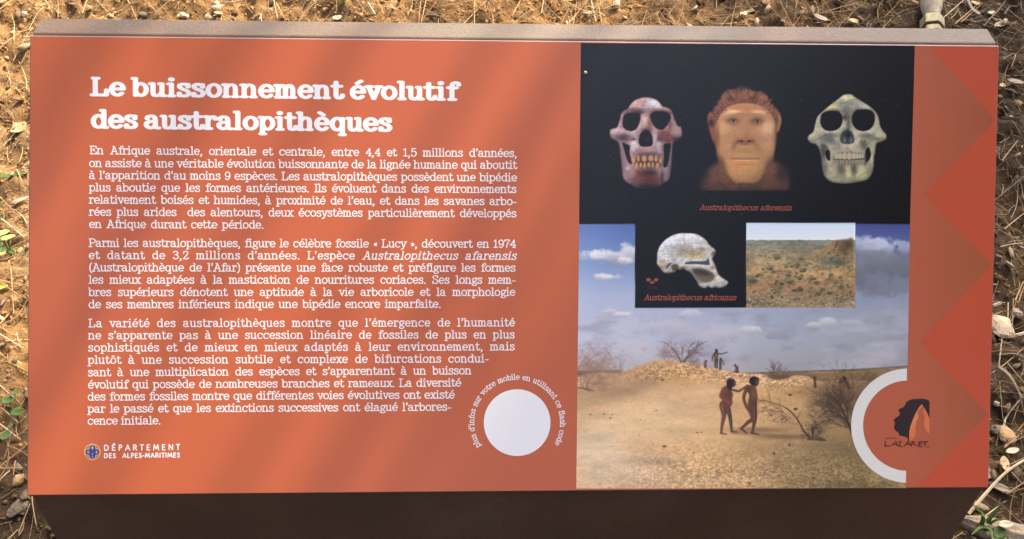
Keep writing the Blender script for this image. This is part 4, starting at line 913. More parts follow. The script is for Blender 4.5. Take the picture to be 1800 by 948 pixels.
# lettering ----------------------------------------------------------
def tl(name, txt, p0, p1, xh, mat='white', **kw):
    ink = Ink(); text_line(ink, txt, p0, p1, xh, **kw); return ink.build(name, M[mat], plate)
tl('title_line', 'Le buissonnement \u00e9volutif', (156.5, 169.5), (808, 178), 26.2, W=.44, w=.255, st=1.42, extra=.12, fit='stretch', capn=5)
tl('title_line', 'des australopith\u00e8ques', (157.5, 226.5), (693, 232.5), 26.2, W=.44, w=.255, st=1.42, extra=.12, fit='stretch', capn=5)
LINES = [
 ('En Afrique australe, orientale et centrale, entre 4,4 et 1,5 millions d\u2019ann\u00e9es,', 157, 271.6, 909, 276.8),
 ('on assiste \u00e0 une v\u00e9ritable \u00e9volution buissonnante de la lign\u00e9e humaine qui aboutit', 156, 294.2, 909, 297.6),
 ('\u00e0 l\u2019apparition d\u2019au moins 9 esp\u00e8ces. Les australopith\u00e8ques poss\u00e8dent une bip\u00e9die', 156, 315.4, 909, 319.4),
 ('plus aboutie que les formes ant\u00e9rieures. Ils \u00e9voluent dans des environnements', 156, 337, 908, 339.8),
 ('relativement bois\u00e9s et humides, \u00e0 proximit\u00e9 de l\u2019eau, et dans les savanes arbo-', 156, 358.4, 908, 361.2),
 ('r\u00e9es plus arides  des alentours, deux \u00e9cosyst\u00e8mes particuli\u00e8rement d\u00e9velopp\u00e9s', 156, 379.8, 908, 382.6),
 ('en Afrique durant cette p\u00e9riode.', 156, 401.4, 464, 402.4),
 ('Parmi les australopith\u00e8ques, figure le c\u00e9l\u00e8bre fossile \u00ab Lucy \u00bb, d\u00e9couvert en 1974', 155.5, 434.6, 907, 436),
 ('et datant de 3,2 millions d\u2019ann\u00e9es. L\u2019esp\u00e8ce _Australopithecus afarensis_', 155.5, 456, 907.5, 457.2),
 ('(Australopith\u00e8que de l\u2019Afar) pr\u00e9sente une face robuste et pr\u00e9figure les formes', 155.5, 477.6, 906.5, 478),
 ('les mieux adapt\u00e9es \u00e0 la mastication de nourritures coriaces. Ses longs mem-', 155.5, 499.2, 906, 499.2),
 ('bres sup\u00e9rieurs d\u00e9notent une aptitude \u00e0 la vie arboricole et la morphologie', 155, 521, 906, 520.6),
 ('de ses membres inf\u00e9rieurs indique une bip\u00e9die encore imparfaite.', 155, 542.4, 775.5, 541.6),
 ('La vari\u00e9t\u00e9 des australopith\u00e8ques montre que l\u2019\u00e9mergence de l\u2019humanit\u00e9', 155, 575.8, 905.5, 574.2),
 ('ne s\u2019apparente pas \u00e0 une succession lin\u00e9aire de fossiles de plus en plus', 154.5, 597, 905, 595.4),
 ('sophistiqu\u00e9s et de mieux en mieux adapt\u00e9s \u00e0 leur environnement, mais', 154.5, 618.6, 905, 616.4),
 ('plut\u00f4t \u00e0 une succession subtile et complexe de bifurcations condui-', 154, 640.2, 859, 637.6),
 ('sant \u00e0 une multiplication des esp\u00e8ces et s\u2019apparentant \u00e0 un buisson', 154, 662, 829, 658.6),
 ('\u00e9volutif qui poss\u00e8de de nombreuses branches et rameaux. La diversit\u00e9', 154, 683.6, 811, 680),
 ('des formes fossiles montre que diff\u00e9rentes voies \u00e9volutives ont exist\u00e9', 153.5, 704.8, 799.5, 701),
 ('par le pass\u00e9 et que les extinctions successives ont \u00e9lagu\u00e9 l\u2019arbores-', 153.5, 726, 793, 722.4),
 ('cence initiale.', 153.5, 747.2, 283, 746.4),
]
for t, x0, y0, x1, y1 in LINES:
    tl('text_line', t, (x0, y0), (x1, y1), 11.3, W=.205, w=.17, st=1.2, capn=3)
tl('caption_line', '_Australopithecus afarensis_', (1229.5, 369.5), (1391, 370.3), 7.0, 'rust', W=.165, w=.14, fit='stretch', z=2e-4)
tl('caption_line', '_Australopithecus africanus_', (1131.5, 528), (1293.5, 528), 7.4, 'rust', W=.18, w=.15, fit='stretch', z=2e-4)
tl('scale_lettering', '3 cm', (1137.5, 508), (1154.5, 508), 4.0, 'inkrust', W=.2, w=.18, fit='stretch', z=2e-4)
# mobile-code roundel: the code itself is left out
CC = (909, 743.2)
tag(flat('white_roundel', arc(*CC, 58.6, 0, 360, 64)[:-1], ZP*3, M['white']), 'plain white disc on the orange board')
ink = Ink(); txt = 'plus d\u2019infos sur votre mobile en utilisant ce flash code'
adv = [.62 if c == ' ' else G[c][1] for c in txt]; tot = sum(adv)-.1
a0, a1 = math.radians(212.5), math.radians(-29.5); un = 7.6/1.16; R0 = 76.0
x = 0
for c, ad in zip(txt, adv):
    if c != ' ':
        mid = x+ad/2
        def place(X, Y, mid=mid, ad=ad):
            aa = a0+(a1-a0)*(mid/tot); s_ = (X-ad/2)*abs(a1-a0)*R0/tot; h = Y*un
            px = CC[0]+math.cos(aa)*(R0+h)+math.sin(aa)*s_; py = CC[1]-math.sin(aa)*(R0+h)+math.cos(aa)*s_
            return PX(px, py)
        ink.glyph(G[c][0], 0, .2, .17, place, 4.5e-5, capn=2)
    x += ad
tag(ink.build('ring_lettering', M['white'], plate), 'white lettering curved round the disc')
# department mark
f = Fr(140, 770, 9.474)
tag(flat('gold_roundel', arc(162.5, 794.6, 14.6, 0, 360, 40)[:-1], ZP*3, M['gold']), 'small gold and blue quatrefoil badge')
flat('badge_field', arc(162.5, 794.6, 13.3, 0, 360, 40)[:-1], ZP*4, M['orange'])
def ell(cx, cy, rx, ry, n=24): return f([(cx+rx*math.cos(2*math.pi*k/n), cy+ry*math.sin(2*math.pi*k/n)) for k in range(n)])
for i, (x, y, rx, ry) in enumerate([(215,172,62,66),(148,235,62,58),(282,235,62,58),(213,292,64,66)]):
    flat('badge_lobe_rim', ell(x, y, rx, ry), ZP*(5+i*.2), M['gold'])
for i, (x, y, rx, ry) in enumerate([(215,172,51,55),(148,235,52,47),(282,235,52,47),(213,292,53,56),(213,232,40,40)]):
    flat('badge_lobe', ell(x, y, rx, ry), ZP*(6+i*.2), M['blue'])
for x, y, w, h in [(213,165,20,40),(145,235,32,11),(145,235,11,32),(283,235,32,11),(283,235,11,32),(213,268,20,8),(213,268,8,20),(213,310,8,22)]:
    flat('badge_mark', f([(x-w,y),(x-w*.4,y-h*.4),(x,y-h),(x+w*.4,y-h*.4),(x+w,y),(x+w*.4,y+h*.4),(x,y+h),(x-w*.4,y+h*.4)]), ZP*7.6+ (x+w)*1e-8, M['gold'])
def sans(name, t, a, b, h, W):
    ink = Ink(); text_line(ink, t, f([a])[0], f([b])[0], h, W, W, ZP*3, font=N, fit='track' if name == 'x' else 'space', capn=3); ink.build(name, M['white'], plate)
sans('department_lettering', 'D\u00c9PARTEMENT', (400, 217), (1668, 205), 11.3, .21)
sans('department_lettering', 'DES ALPES-MARITIMES', (400, 341), (1668, 329), 9.4, .24)
# ------------------------------------------------------------------ ground
def soil_mat():
    n = NT('reddish_soil', .92, .15); co = n.co()
    a = n.noise(5, 5, .6, co); b = n.noise(38, 6, .65, co); c = n.noise(170, 5, .7, co)
    base = n.ramp(b, [(.28, (.12, .062, .024)), (.5, (.26, .145, .058)), (.72, (.39, .235, .10))])
    base = n.mix(n.ramp(a, [(.4, (0, 0, 0)), (.65, (.7, .7, .7))]), base, n.ramp(c, [(.3, (.10, .065, .036)), (.7, (.25, .165, .088))]))
    base = n.mix(n.ramp(n.noise(90, 3, .5, co), [(.62, (0, 0, 0)), (.7, (.6, .6, .6))]), base, (.42, .29, .15))
    # darker humus under the litter on the right, with the shade there painted in
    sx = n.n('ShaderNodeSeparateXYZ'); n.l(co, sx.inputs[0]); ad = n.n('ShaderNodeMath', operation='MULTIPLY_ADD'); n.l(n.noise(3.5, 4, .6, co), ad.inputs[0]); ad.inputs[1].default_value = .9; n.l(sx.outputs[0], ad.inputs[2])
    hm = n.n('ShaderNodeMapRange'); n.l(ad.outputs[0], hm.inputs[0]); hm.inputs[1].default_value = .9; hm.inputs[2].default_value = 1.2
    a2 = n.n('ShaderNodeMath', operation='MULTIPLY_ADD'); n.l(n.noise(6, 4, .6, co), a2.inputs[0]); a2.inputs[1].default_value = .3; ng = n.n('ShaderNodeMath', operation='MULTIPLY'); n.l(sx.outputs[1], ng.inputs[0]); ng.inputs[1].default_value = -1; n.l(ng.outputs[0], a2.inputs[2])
    h2 = n.n('ShaderNodeMapRange'); n.l(a2.outputs[0], h2.inputs[0]); h2.inputs[1].default_value = -.02; h2.inputs[2].default_value = .12  # front strip: shade painted into the soil colour
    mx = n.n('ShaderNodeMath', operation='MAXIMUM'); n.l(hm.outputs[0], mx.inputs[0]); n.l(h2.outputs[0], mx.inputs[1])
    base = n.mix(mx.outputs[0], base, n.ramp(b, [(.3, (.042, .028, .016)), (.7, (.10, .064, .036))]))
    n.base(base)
    h = n.mix(.5, n.noise(60, 8, .72, co), n.noise(230, 6, .75, co))
    n.bump(h, .9, .012)
    return n.m
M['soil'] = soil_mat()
def spread(x0, x1, n, dense=None):
    return np.linspace(x0, x1, n)
def soil_height(X, Y):
    """clods and hollows on top of the terrain, metres"""
    h = np.zeros(X.shape)
    for cell, amp, seed in ((.16, .028, 1), (.06, .020, 2), (.028, .016, 3), (.013, .010, 4)):
        r = np.random.default_rng(seed); g = r.random((400, 400))
        u = (X+9)/cell; v = (Y+9)/cell; ui = np.floor(u).astype(int); vi = np.floor(v).astype(int)
        fu = u-ui; fv = v-vi; fu = fu*fu*(3-2*fu); fv = fv*fv*(3-2*fv)
        ui %= 399; vi %= 399
        nz = (g[vi, ui]*(1-fu)+g[vi, ui+1]*fu)*(1-fv)+(g[vi+1, ui]*(1-fu)+g[vi+1, ui+1]*fu)*fv
        h += amp*(nz-.5)*(1.2 if cell < .1 else 1)
    return h
xs = np.concatenate([np.linspace(-7, -1.45, 50)[:-1], np.linspace(-1.45, 1.45, 580), np.linspace(1.45, 7, 50)[1:]])
ys = np.concatenate([np.linspace(-5, -.4, 40)[:-1], np.linspace(-.4, 1.5, 380), np.linspace(1.5, 9, 60)[1:]])
GX, GY = np.meshgrid(xs, ys)
GZ = gz(GX, GY)+soil_height(GX, GY)
i = (np.arange(len(ys)-1)[:, None]*len(xs)+np.arange(len(xs)-1)[None]).ravel()
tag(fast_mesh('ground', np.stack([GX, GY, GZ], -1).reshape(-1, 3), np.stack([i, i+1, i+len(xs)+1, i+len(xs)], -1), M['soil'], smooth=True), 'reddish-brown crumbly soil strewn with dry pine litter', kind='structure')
def surf(x, y):
    return float(gz(x, y)+soil_height(np.array([x]), np.array([y]))[0])
def on_soil(px, py, lift=0.0):
    p = ground_at(px, py, lift); return np.array([p[0], p[1], surf(p[0], p[1])+lift])

R = np.random.default_rng(20)
# where litter can be seen: frame strips round the sign, plus a margin for a step aside
def scatter(n, seed):
    r = np.random.default_rng(seed); x = r.uniform(-1.75, 1.75, n*5); y = r.uniform(-.75, 2.1, n*5)
    z = gz(x, y)
    q = (np.stack([x, y, z], -1)-CAMP) @ RWC
    u = 900+FPX*q[:, 0]/q[:, 2]; v = 474+FPX*q[:, 1]/q[:, 2]
    inside = (u > -260) & (u < 2060) & (v > -160) & (v < 1150)
    hid = (u > 170) & (u < 1620) & (v > 150) & (v < 900)
    k = np.where(inside & ~hid, 1.0, .12) > r.random(len(x))
    return x[k][:n], y[k][:n], u[k][:n], v[k][:n]
ICO = None
def ico():
    global ICO
    if ICO is None:
        bm = bmesh.new(); bmesh.ops.create_icosphere(bm, subdivisions=1, radius=1)
        ICO = (np.array([v.co[:] for v in bm.verts]), np.array([[v.index for v in f.verts] for f in bm.faces])); bm.free()
    return ICO
def rotm(r, n):
    q = r.normal(size=(n, 4)); q /= np.linalg.norm(q, axis=1)[:, None]; w, x, y, z = q.T
    return np.stack([np.stack([1-2*(y*y+z*z), 2*(x*y-z*w), 2*(x*z+y*w)], -1), np.stack([2*(x*y+z*w), 1-2*(x*x+z*z), 2*(y*z-x*w)], -1), np.stack([2*(x*z-y*w), 2*(y*z+x*w), 1-2*(x*x+y*y)], -1)], -2)
def litter_mat(name, stops, rough=.85, bump=.5):
    """colour by piece: the 'ink' attribute holds it; fine grain on top"""
    n = NT(name, rough, .2); co = n.co(); a = n.n('ShaderNodeVertexColor', layer_name='ink')
    g = n.ramp(n.noise(210, 4, .65, co), [(.3, (.72, .72, .72)), (.7, (1.2, 1.2, 1.2))])
    n.base(n.mix(1.0, a.outputs[0], g, 'MULTIPLY')); n.bump(n.noise(300, 5, .7, co), bump, .002)
    return n.m
M['crumb'] = litter_mat('soil_crumbs', None); M['chip'] = litter_mat('chips', None, .8); M['needle'] = litter_mat('needles', None, .6, .15)
def pick(r, n, pal, var=.25):
    p = np.array(pal); c = p[r.integers(0, len(p), n)]; return c*(1+r.uniform(-var, var, (n, 1)))
SOILP = [(.27, .15, .06), (.36, .215, .09), (.18, .098, .042), (.41, .265, .12), (.14, .08, .036), (.31, .175, .068)]
OCT = (np.array([(1, 0, 0), (-1, 0, 0), (0, 1, 0), (0, -1, 0), (0, 0, 1), (0, 0, -1.)]), np.array([(0, 2, 4), (2, 1, 4), (1, 3, 4), (3, 0, 4), (2, 0, 5), (1, 2, 5), (3, 1, 5), (0, 3, 5)]))
def lumps(name, n, seed, smin, smax, pal, label, flat=.75, mat='crumb', power=2.5, geo=None):
    x, y, u, v = scatter(n, seed); n = len(x); r = np.random.default_rng(seed+1)
    V, F = geo or ico(); sz = smin+(smax-smin)*r.random(n)**power
    jit = 1+r.uniform(-.42, .42, (n, len(V), 1))
    sc3 = np.stack([r.uniform(.7, 1.25, n), r.uniform(.7, 1.25, n), r.uniform(flat*.7, flat*1.2, n)], -1)
    W = V[None]*jit*sc3[:, None]*sz[:, None, None]
    W = np.einsum('nij,nkj->nki', rotm(r, n), W)
    z = gz(x, y)+soil_height(x, y)-sz*.3
    W += np.stack([x, y, z], -1)[:, None]
    FF = (F[None]+(np.arange(n)*len(V))[:, None, None]).reshape(-1, 3)
    c = pick(r, n, pal)*np.where((x+r.normal(0, .12, n) > .58) | (y+r.normal(0, .05, n) < .10), .42, 1.0)[:, None]; c = np.repeat(c, len(V), 0)  # dark humus crumbs on the right, painted shade there and in front
    return tag(fast_mesh(name, W.reshape(-1, 3), FF, M[mat], colors=c), label, kind='stuff')
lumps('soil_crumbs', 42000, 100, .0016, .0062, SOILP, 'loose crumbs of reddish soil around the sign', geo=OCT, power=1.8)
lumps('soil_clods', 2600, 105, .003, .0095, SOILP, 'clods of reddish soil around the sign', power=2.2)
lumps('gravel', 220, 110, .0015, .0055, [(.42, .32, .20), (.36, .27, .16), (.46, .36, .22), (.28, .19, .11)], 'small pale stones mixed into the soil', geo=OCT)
def chips(name, n, seed, lmin, lmax, asp, pal, label, th=.0012, tilt=.45, shade=None):
    """thin irregular flakes: bark, leaf and husk fragments"""
    x, y, u, v = scatter(n, seed); n = len(x); r = np.random.default_rng(seed+1)
    K = 6; a = np.linspace(0, 2*math.pi, K, endpoint=False)
    L_ = r.uniform(lmin, lmax, n)*.5; B_ = L_*r.uniform(asp*.6, asp*1.3, n)
    rad = 1+r.uniform(-.35, .25, (n, K))
    px_ = np.cos(a)[None]*rad*L_[:, None]; py_ = np.sin(a)[None]*rad*B_[:, None]
    curl = r.uniform(-.5, .5, (n, 1)); pz = curl*(np.abs(px_)/L_[:, None])*B_[:, None]*.6
    top = np.stack([px_, py_, pz+th], -1); bot = np.stack([px_, py_, pz-th], -1)
    P = np.concatenate([top, bot], 1)
    az = r.uniform(0, 2*math.pi, n); tx = r.normal(0, tilt, n); ty = r.normal(0, tilt, n)
    ca, sa = np.cos(az), np.sin(az); Rz = np.zeros((n, 3, 3)); Rz[:, 0, 0] = ca; Rz[:, 0, 1] = -sa; Rz[:, 1, 0] = sa; Rz[:, 1, 1] = ca; Rz[:, 2, 2] = 1
    Rx = np.zeros((n, 3, 3)); Rx[:, 0, 0] = 1; Rx[:, 1, 1] = np.cos(tx); Rx[:, 1, 2] = -np.sin(tx); Rx[:, 2, 1] = np.sin(tx); Rx[:, 2, 2] = np.cos(tx)
    Ry = np.zeros((n, 3, 3)); Ry[:, 1, 1] = 1; Ry[:, 0, 0] = np.cos(ty); Ry[:, 0, 2] = np.sin(ty); Ry[:, 2, 0] = -np.sin(ty); Ry[:, 2, 2] = np.cos(ty)
    P = np.einsum('nij,nkj->nki', Rz @ Rx @ Ry, P)
    z = gz(x, y)+soil_height(x, y)+.004+r.uniform(0, .004, n); P += np.stack([x, y, z], -1)[:, None]
    tri = []
    for k in range(1, K-1): tri += [(0, k, k+1), (K, K+k+1, K+k)]
    for k in range(K):
        j = (k+1) % K; tri += [(k, K+k, K+j), (k, K+j, j)]
    tri = np.array(tri)
    FF = (tri[None]+(np.arange(n)*2*K)[:, None, None]).reshape(-1, 3)
    c = np.repeat(pick(r, n, pal, .3)*np.where((x > .6) | (y < .1), .62, 1.0)[:, None], 2*K, 0)  # shade painted into the flakes on the right and in front
    return tag(fast_mesh(name, P.reshape(-1, 3), FF, M['chip'], colors=c), label, kind='stuff')
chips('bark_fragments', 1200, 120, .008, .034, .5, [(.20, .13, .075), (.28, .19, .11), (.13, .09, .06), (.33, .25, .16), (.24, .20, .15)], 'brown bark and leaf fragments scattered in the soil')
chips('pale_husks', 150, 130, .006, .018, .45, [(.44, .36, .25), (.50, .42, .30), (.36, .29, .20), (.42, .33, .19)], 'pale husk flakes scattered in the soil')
def needle_geo(P, w, r, taper=.55):
    """a bent, tapering four-sided straw through points P"""
    P = np.array(cr([p for p in P], n=4)) if len(P) > 2 else np.array(P)
    n = len(P); V = []; F = []
    for k in range(n):
        t = P[min(k+1, n-1)]-P[max(k-1, 0)]; t = t/np.linalg.norm(t)
        s_ = np.cross(t, (0, 0, 1.)); s_ = s_/(np.linalg.norm(s_)+1e-9); u_ = np.cross(s_, t)
        ww = w*(1-(1-taper)*k/(n-1))*.5
        for q in (s_, u_, -s_, -u_): V.append(P[k]+q*ww)
    for k in range(n-1):
        for j in range(4):
            F.append((4*k+j, 4*k+(j+1) % 4, 4*k+4+(j+1) % 4, 4*k+4+j))
    F += [(3, 2, 1, 0), (4*n-4, 4*n-3, 4*n-2, 4*n-1)]
    return V, F
def straw_litter(name, n, seed, lmin, lmax, w, pal, label, lift=.006):
    x, y, u, v = scatter(n, seed); r = np.random.default_rng(seed+1); VV = []; FF = []; CC_ = []
    for X, Y, U in zip(x, y, u):
        l = r.uniform(lmin, lmax); a = r.uniform(0, math.pi); b = r.normal(0, .25); pts = []
        for k in range(4):
            t = (k/3-.5)*l; aa = a+b*(k/3-.5)
            X1, Y1 = X+math.cos(aa)*t, Y+math.sin(aa)*t
            pts.append((X1, Y1))
        P = np.array(pts); z = gz(P[:, 0], P[:, 1])+soil_height(P[:, 0], P[:, 1])
        zm = np.linspace(z[0], z[3], 4)*.5+z*.5+lift*r.uniform(.4, 1.8)+r.normal(0, .002)
        V, F = needle_geo(np.c_[P, np.maximum(zm, z+.001)], w*r.uniform(.7, 1.4), r)
        b0 = len(VV); VV += list(V); FF += [tuple(b0+i for i in f) for f in F if len(f) == 4]
        c = pick(r, 1, pal)[0]*(.7 if X > .6 or Y < .1 else 1.0); CC_ += [c]*len(V)  # straws dimmed on the right and in front as painted shade
    return tag(fast_mesh(name, np.array(VV), np.array(FF), M['needle'], colors=np.array(CC_)), label, kind='stuff')
NEED = [(.38, .24, .11), (.46, .31, .15), (.28, .165, .075), (.52, .38, .19), (.22, .135, .07)]
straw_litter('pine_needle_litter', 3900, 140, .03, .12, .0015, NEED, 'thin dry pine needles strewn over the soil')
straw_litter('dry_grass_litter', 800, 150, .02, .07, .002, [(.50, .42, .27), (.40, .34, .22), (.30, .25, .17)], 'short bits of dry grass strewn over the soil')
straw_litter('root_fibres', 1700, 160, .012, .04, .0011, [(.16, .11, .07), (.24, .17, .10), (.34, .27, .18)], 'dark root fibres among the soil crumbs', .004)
# ------------------------------------------------------------------ single things lying about the sign
def shade_mat(name, c, **k):
    M[name] = plain(name, c, **k); return M[name]
shade_mat('needle_tan', (.44, .30, .15), scale=90, rough=.55, bump=.1)
shade_mat('needle_rust', (.34, .19, .085), scale=90, rough=.55, bump=.1)
shade_mat('straw', (.50, .41, .25), scale=120, rough=.6, bump=.15)
shade_mat('twig_grey', (.24, .19, .14), scale=150, rough=.85, bump=.5)
shade_mat('twig_dark', (.06, .045, .035), scale=150, rough=.85, bump=.5)
shade_mat('stick_pale', (.50, .42, .29), scale=160, rough=.8, bump=.3)
shade_mat('leaf_tan', (.40, .27, .14), scale=140, rough=.7, bump=.35)
shade_mat('leaf_grey', (.25, .20, .145), scale=140, rough=.75, bump=.35)
shade_mat('leaf_pale', (.44, .37, .26), scale=140, rough=.6, bump=.3)
shade_mat('leaf_yellow', (.55, .47, .06), scale=90, rough=.5, bump=.2)
shade_mat('leaf_green', (.065, .105, .024), var=.35, scale=120, rough=.45, bump=.2)
shade_mat('leaf_lime', (.27, .32, .10), scale=120, rough=.5, bump=.2)
shade_mat('grass_green', (.12, .19, .045), scale=90, rough=.5, bump=.15)
shade_mat('grass_yellow', (.36, .40, .11), scale=90, rough=.5, bump=.15)
shade_mat('stone_tan', (.42, .27, .13), scale=110, rough=.85, bump=.5, bd=.003)
shade_mat('stone_grey', (.17, .13, .085), var=.4, scale=60, rough=.9, bump=.8, bd=.005)
shade_mat('stone_pale', (.42, .34, .23), scale=110, rough=.85, bump=.5, bd=.003)
shade_mat('bark_grey', (.27, .22, .155), var=.35, scale=55, rough=.9, bump=1.0, bd=.004)
def origin_to(o, p):
    me = o.data; p = Vector(p); me.transform(Matrix.Translation(-p)); o.location = p; return o
def path(pts, lift):
    """photo-pixel points laid on the soil, resting on its high spots"""
    P = [on_soil(*q) for q in pts]; P = np.array(P); z = P[:, 2]+lift
    if len(P) == 2:
        m = (P[0]+P[1])/2; m[2] = max(surf(m[0], m[1])+lift*.6, (z[0]+z[1])/2); P = np.array([P[0], m, P[1]]); z = np.array([z[0], m[2], z[1]])
    P[:, 2] = z; return P
def straw(name, pts, w, mat, label, cat, group=None, lift=.008, taper=.6):
    P = path(pts, lift+R.uniform(0, .004)); V, F = needle_geo(P, w, R, taper)
    o = mesh(name, V, F, M[mat]); origin_to(o, P[0]); return tag(o, label, cat, group)
SEEN = {}
def needle_label(pts, mat, side):
    (x0, y0), (x1, y1) = pts[0], pts[-1]; mx, my = (x0+x1)/2, (y0+y1)/2; dx, dy = x1-x0, y1-y0; ln = math.hypot(dx, dy); an = math.degrees(math.atan2(-dy, dx)) % 180
    look = {'needle_tan': 'tan', 'needle_rust': 'rust-brown', 'straw': 'straw-yellow', 'twig_grey': 'greyish'}[mat]
    size = 'long' if ln > 45 else ('short' if ln < 26 else 'mid-length')
    lean = 'level' if an < 20 or an > 160 else ('upright' if 70 < an < 110 else ('right-leaning' if an <= 70 else 'left-leaning'))
    if side == 'top':
        zone = next(t for lim, t in [(60, 'beyond the top left corner of the sign'), (170, 'above the left end of the sign'), (245, 'above the word Le'), (330, 'above the first half of buissonnement'), (450, 'above the second half of buissonnement'), (560, 'above the gap before the word \u00e9volutif'), (650, 'above the start of the word \u00e9volutif'), (720, 'above the middle of the word \u00e9volutif'), (820, 'above the end of the word \u00e9volutif'), (960, 'above the bare orange right of the title'), (1060, 'above the left edge of the black picture'), (1200, 'above the first skull'), (1330, 'above the reconstructed face'), (1430, 'above the second skull'), (1560, 'left of the pipe fitting'), (9999, 'right of the pipe fitting')] if mx < lim)
    elif side == 'right':
        zone = next(t for lim, t in [(170, 'beside the upper red triangle'), (300, 'beside the first brown tooth'), (400, 'beside the second red triangle'), (520, 'beside the middle brown tooth'), (600, 'beside the pale stone chip'), (660, 'below the pale curved twig'), (735, 'beside the lowest brown tooth'), (800, 'beside the emblem'), (870, 'beside the lower right corner of the board'), (9999, 'above the grey wood slab')] if my < lim)
    else:
        zone = next(t for lim, t in [(400, 'left of the first paragraph'), (470, 'beside the lime seedling'), (560, 'left of the second paragraph'), (680, 'left of the third paragraph'), (780, 'beside the dark green seedling'), (860, 'beside the round tan pebble'), (9999, 'beside the grey rock')] if my < lim)
    t = f'{size} {look} {lean} pine needle lying {zone}'
    SEEN[t] = SEEN.get(t, 0)+1
    return t if SEEN[t] == 1 else t.replace('pine needle lying', 'second pine needle, further right,')
def zf(x0, y0, s, pts): return [(x0+x/s, y0+y/s) for x, y in pts]
TOP = [(0, 0, 3.6, [(10,105),(150,5)]), (0, 0, 3.6, [(285,0),(345,112)]), (0, 0, 3.6, [(310,0),(375,112)]), (0, 0, 3.6, [(590,0),(685,75)]), (0, 0, 3.6, [(870,0),(1020,115)]), (0, 0, 3.6, [(805,0),(865,120)]), (0, 0, 3.6, [(940,20),(1050,120)]), (0, 0, 3.6, [(1730,-10),(1760,140)]), (0, 0, 3.6, [(1745,10),(1800,130)]), (0, 0, 3.6, [(530,110),(570,0)]), (0, 0, 3.6, [(1480,30),(1525,110)]),
 (500, 0, 3.6, [(90,140),(310,10)]), (500, 0, 3.6, [(420,0),(520,150)]), (500, 0, 3.6, [(560,0),(635,155)]), (500, 0, 3.6, [(600,10),(680,140)]), (500, 0, 3.6, [(690,0),(830,60)]), (500, 0, 3.6, [(870,-10),(850,158)]), (500, 0, 3.6, [(910,0),(865,158)]), (500, 0, 3.6, [(1020,0),(870,140)]), (500, 0, 3.6, [(880,70),(1080,160)]), (500, 0, 3.6, [(760,0),(1000,100)]), (500, 0, 3.6, [(970,75),(1300,35)]), (500, 0, 3.6, [(1000,80),(1370,105)]), (500, 0, 3.6, [(1120,160),(1300,30)]), (500, 0, 3.6, [(1200,60),(1203,165)]), (500, 0, 3.6, [(1440,125),(1520,0)]), (500, 0, 3.6, [(1735,170),(1800,50)]), (500, 0, 3.6, [(1640,15),(1625,85)]), (500, 0, 3.6, [(1370,110),(1600,150)]),
 (1000, 0, 3.6, [(0,140),(130,0)]), (1000, 0, 3.6, [(200,0),(195,60)]), (1000, 0, 3.6, [(140,20),(170,140)]), (1000, 0, 3.6, [(940,185),(1010,110)]), (1000, 0, 3.6, [(1440,0),(1425,90)]), (1000, 0, 3.6, [(1460,0),(1570,185)]), (1000, 0, 3.6, [(1585,85),(1800,50)]), (1000, 0, 3.6, [(1610,85),(1800,85)]), (1000, 0, 3.6, [(1310,50),(1400,185)]), (1000, 0, 3.6, [(1590,0),(1700,185)]),
 (1600, 0, 9, [(480,390),(850,0)]), (1600, 0, 9, [(590,390),(700,260),(740,180)]), (1600, 0, 9, [(660,490),(1130,0)]), (1600, 0, 9, [(740,490),(1170,0)])]
for k, (x0, y0, s, p) in enumerate(TOP):
    mt = ('needle_tan', 'needle_tan', 'needle_rust', 'straw')[k % 4]; q = zf(x0, y0, s, p)
    straw('pine_needle', q, R.uniform(.0018, .0030), mt, needle_label(q, mt, 'top'), 'pine needle', 'pine needles above the sign')
RIGHT = [(1720, 500, 4.31, [(265,140),(325,0)]), (1720, 500, 4.31, [(290,150),(340,20)]), (1720, 500, 4.31, [(120,640),(180,380)]), (1720, 500, 4.31, [(105,700),(150,480)]), (1720, 500, 4.31, [(190,640),(345,870)]), (1720, 500, 4.31, [(105,820),(260,870)]), (1720, 500, 4.31, [(130,560),(345,600)]), (1720, 500, 4.31, [(110,475),(230,470)]), (1720, 500, 4.31, [(200,350),(300,190)]), (1720, 500, 4.31, [(150,420),(270,550)]), (1720, 500, 4.31, [(230,130),(220,390)]), (1720, 500, 4.31, [(255,120),(245,390)]),
 (1640, 700, 3.82, [(440,380),(612,235)]), (1640, 700, 3.82, [(445,365),(612,300)]), (1640, 700, 3.82, [(480,0),(600,160)]), (1640, 700, 3.82, [(400,0),(490,60)]), (1640, 700, 3.82, [(390,100),(612,130)]), (1640, 700, 3.82, [(510,290),(612,170)]), (1640, 700, 3.82, [(340,800),(480,700)]), (1640, 700, 3.82, [(470,490),(612,420)]), (1640, 700, 3.82, [(490,650),(600,590)]), (1640, 700, 3.82, [(380,480),(450,470)]), (1640, 700, 3.82, [(500,530),(570,610)]),
 (1720, 80, 4.31, [(160,740),(240,690)]), (1720, 80, 4.31, [(180,870),(280,750)]), (1720, 80, 4.31, [(165,150),(280,70)]), (1720, 80, 4.31, [(240,180),(265,100)]), (1720, 300, 4.31, [(160,180),(345,60)]), (1720, 300, 4.31, [(180,470),(345,330)]), (1720, 300, 4.31, [(150,300),(260,520)]), (1720, 300, 4.31, [(140,620),(330,560)])]
for k, (x0, y0, s, p) in enumerate(RIGHT):
    mt = ('needle_tan', 'needle_rust', 'straw', 'twig_grey')[k % 4]; q = zf(x0, y0, s, p)
    straw('pine_needle', q, R.uniform(.0016, .0026), mt, needle_label(q, mt, 'right'), 'pine needle', 'pine needles right of the sign')
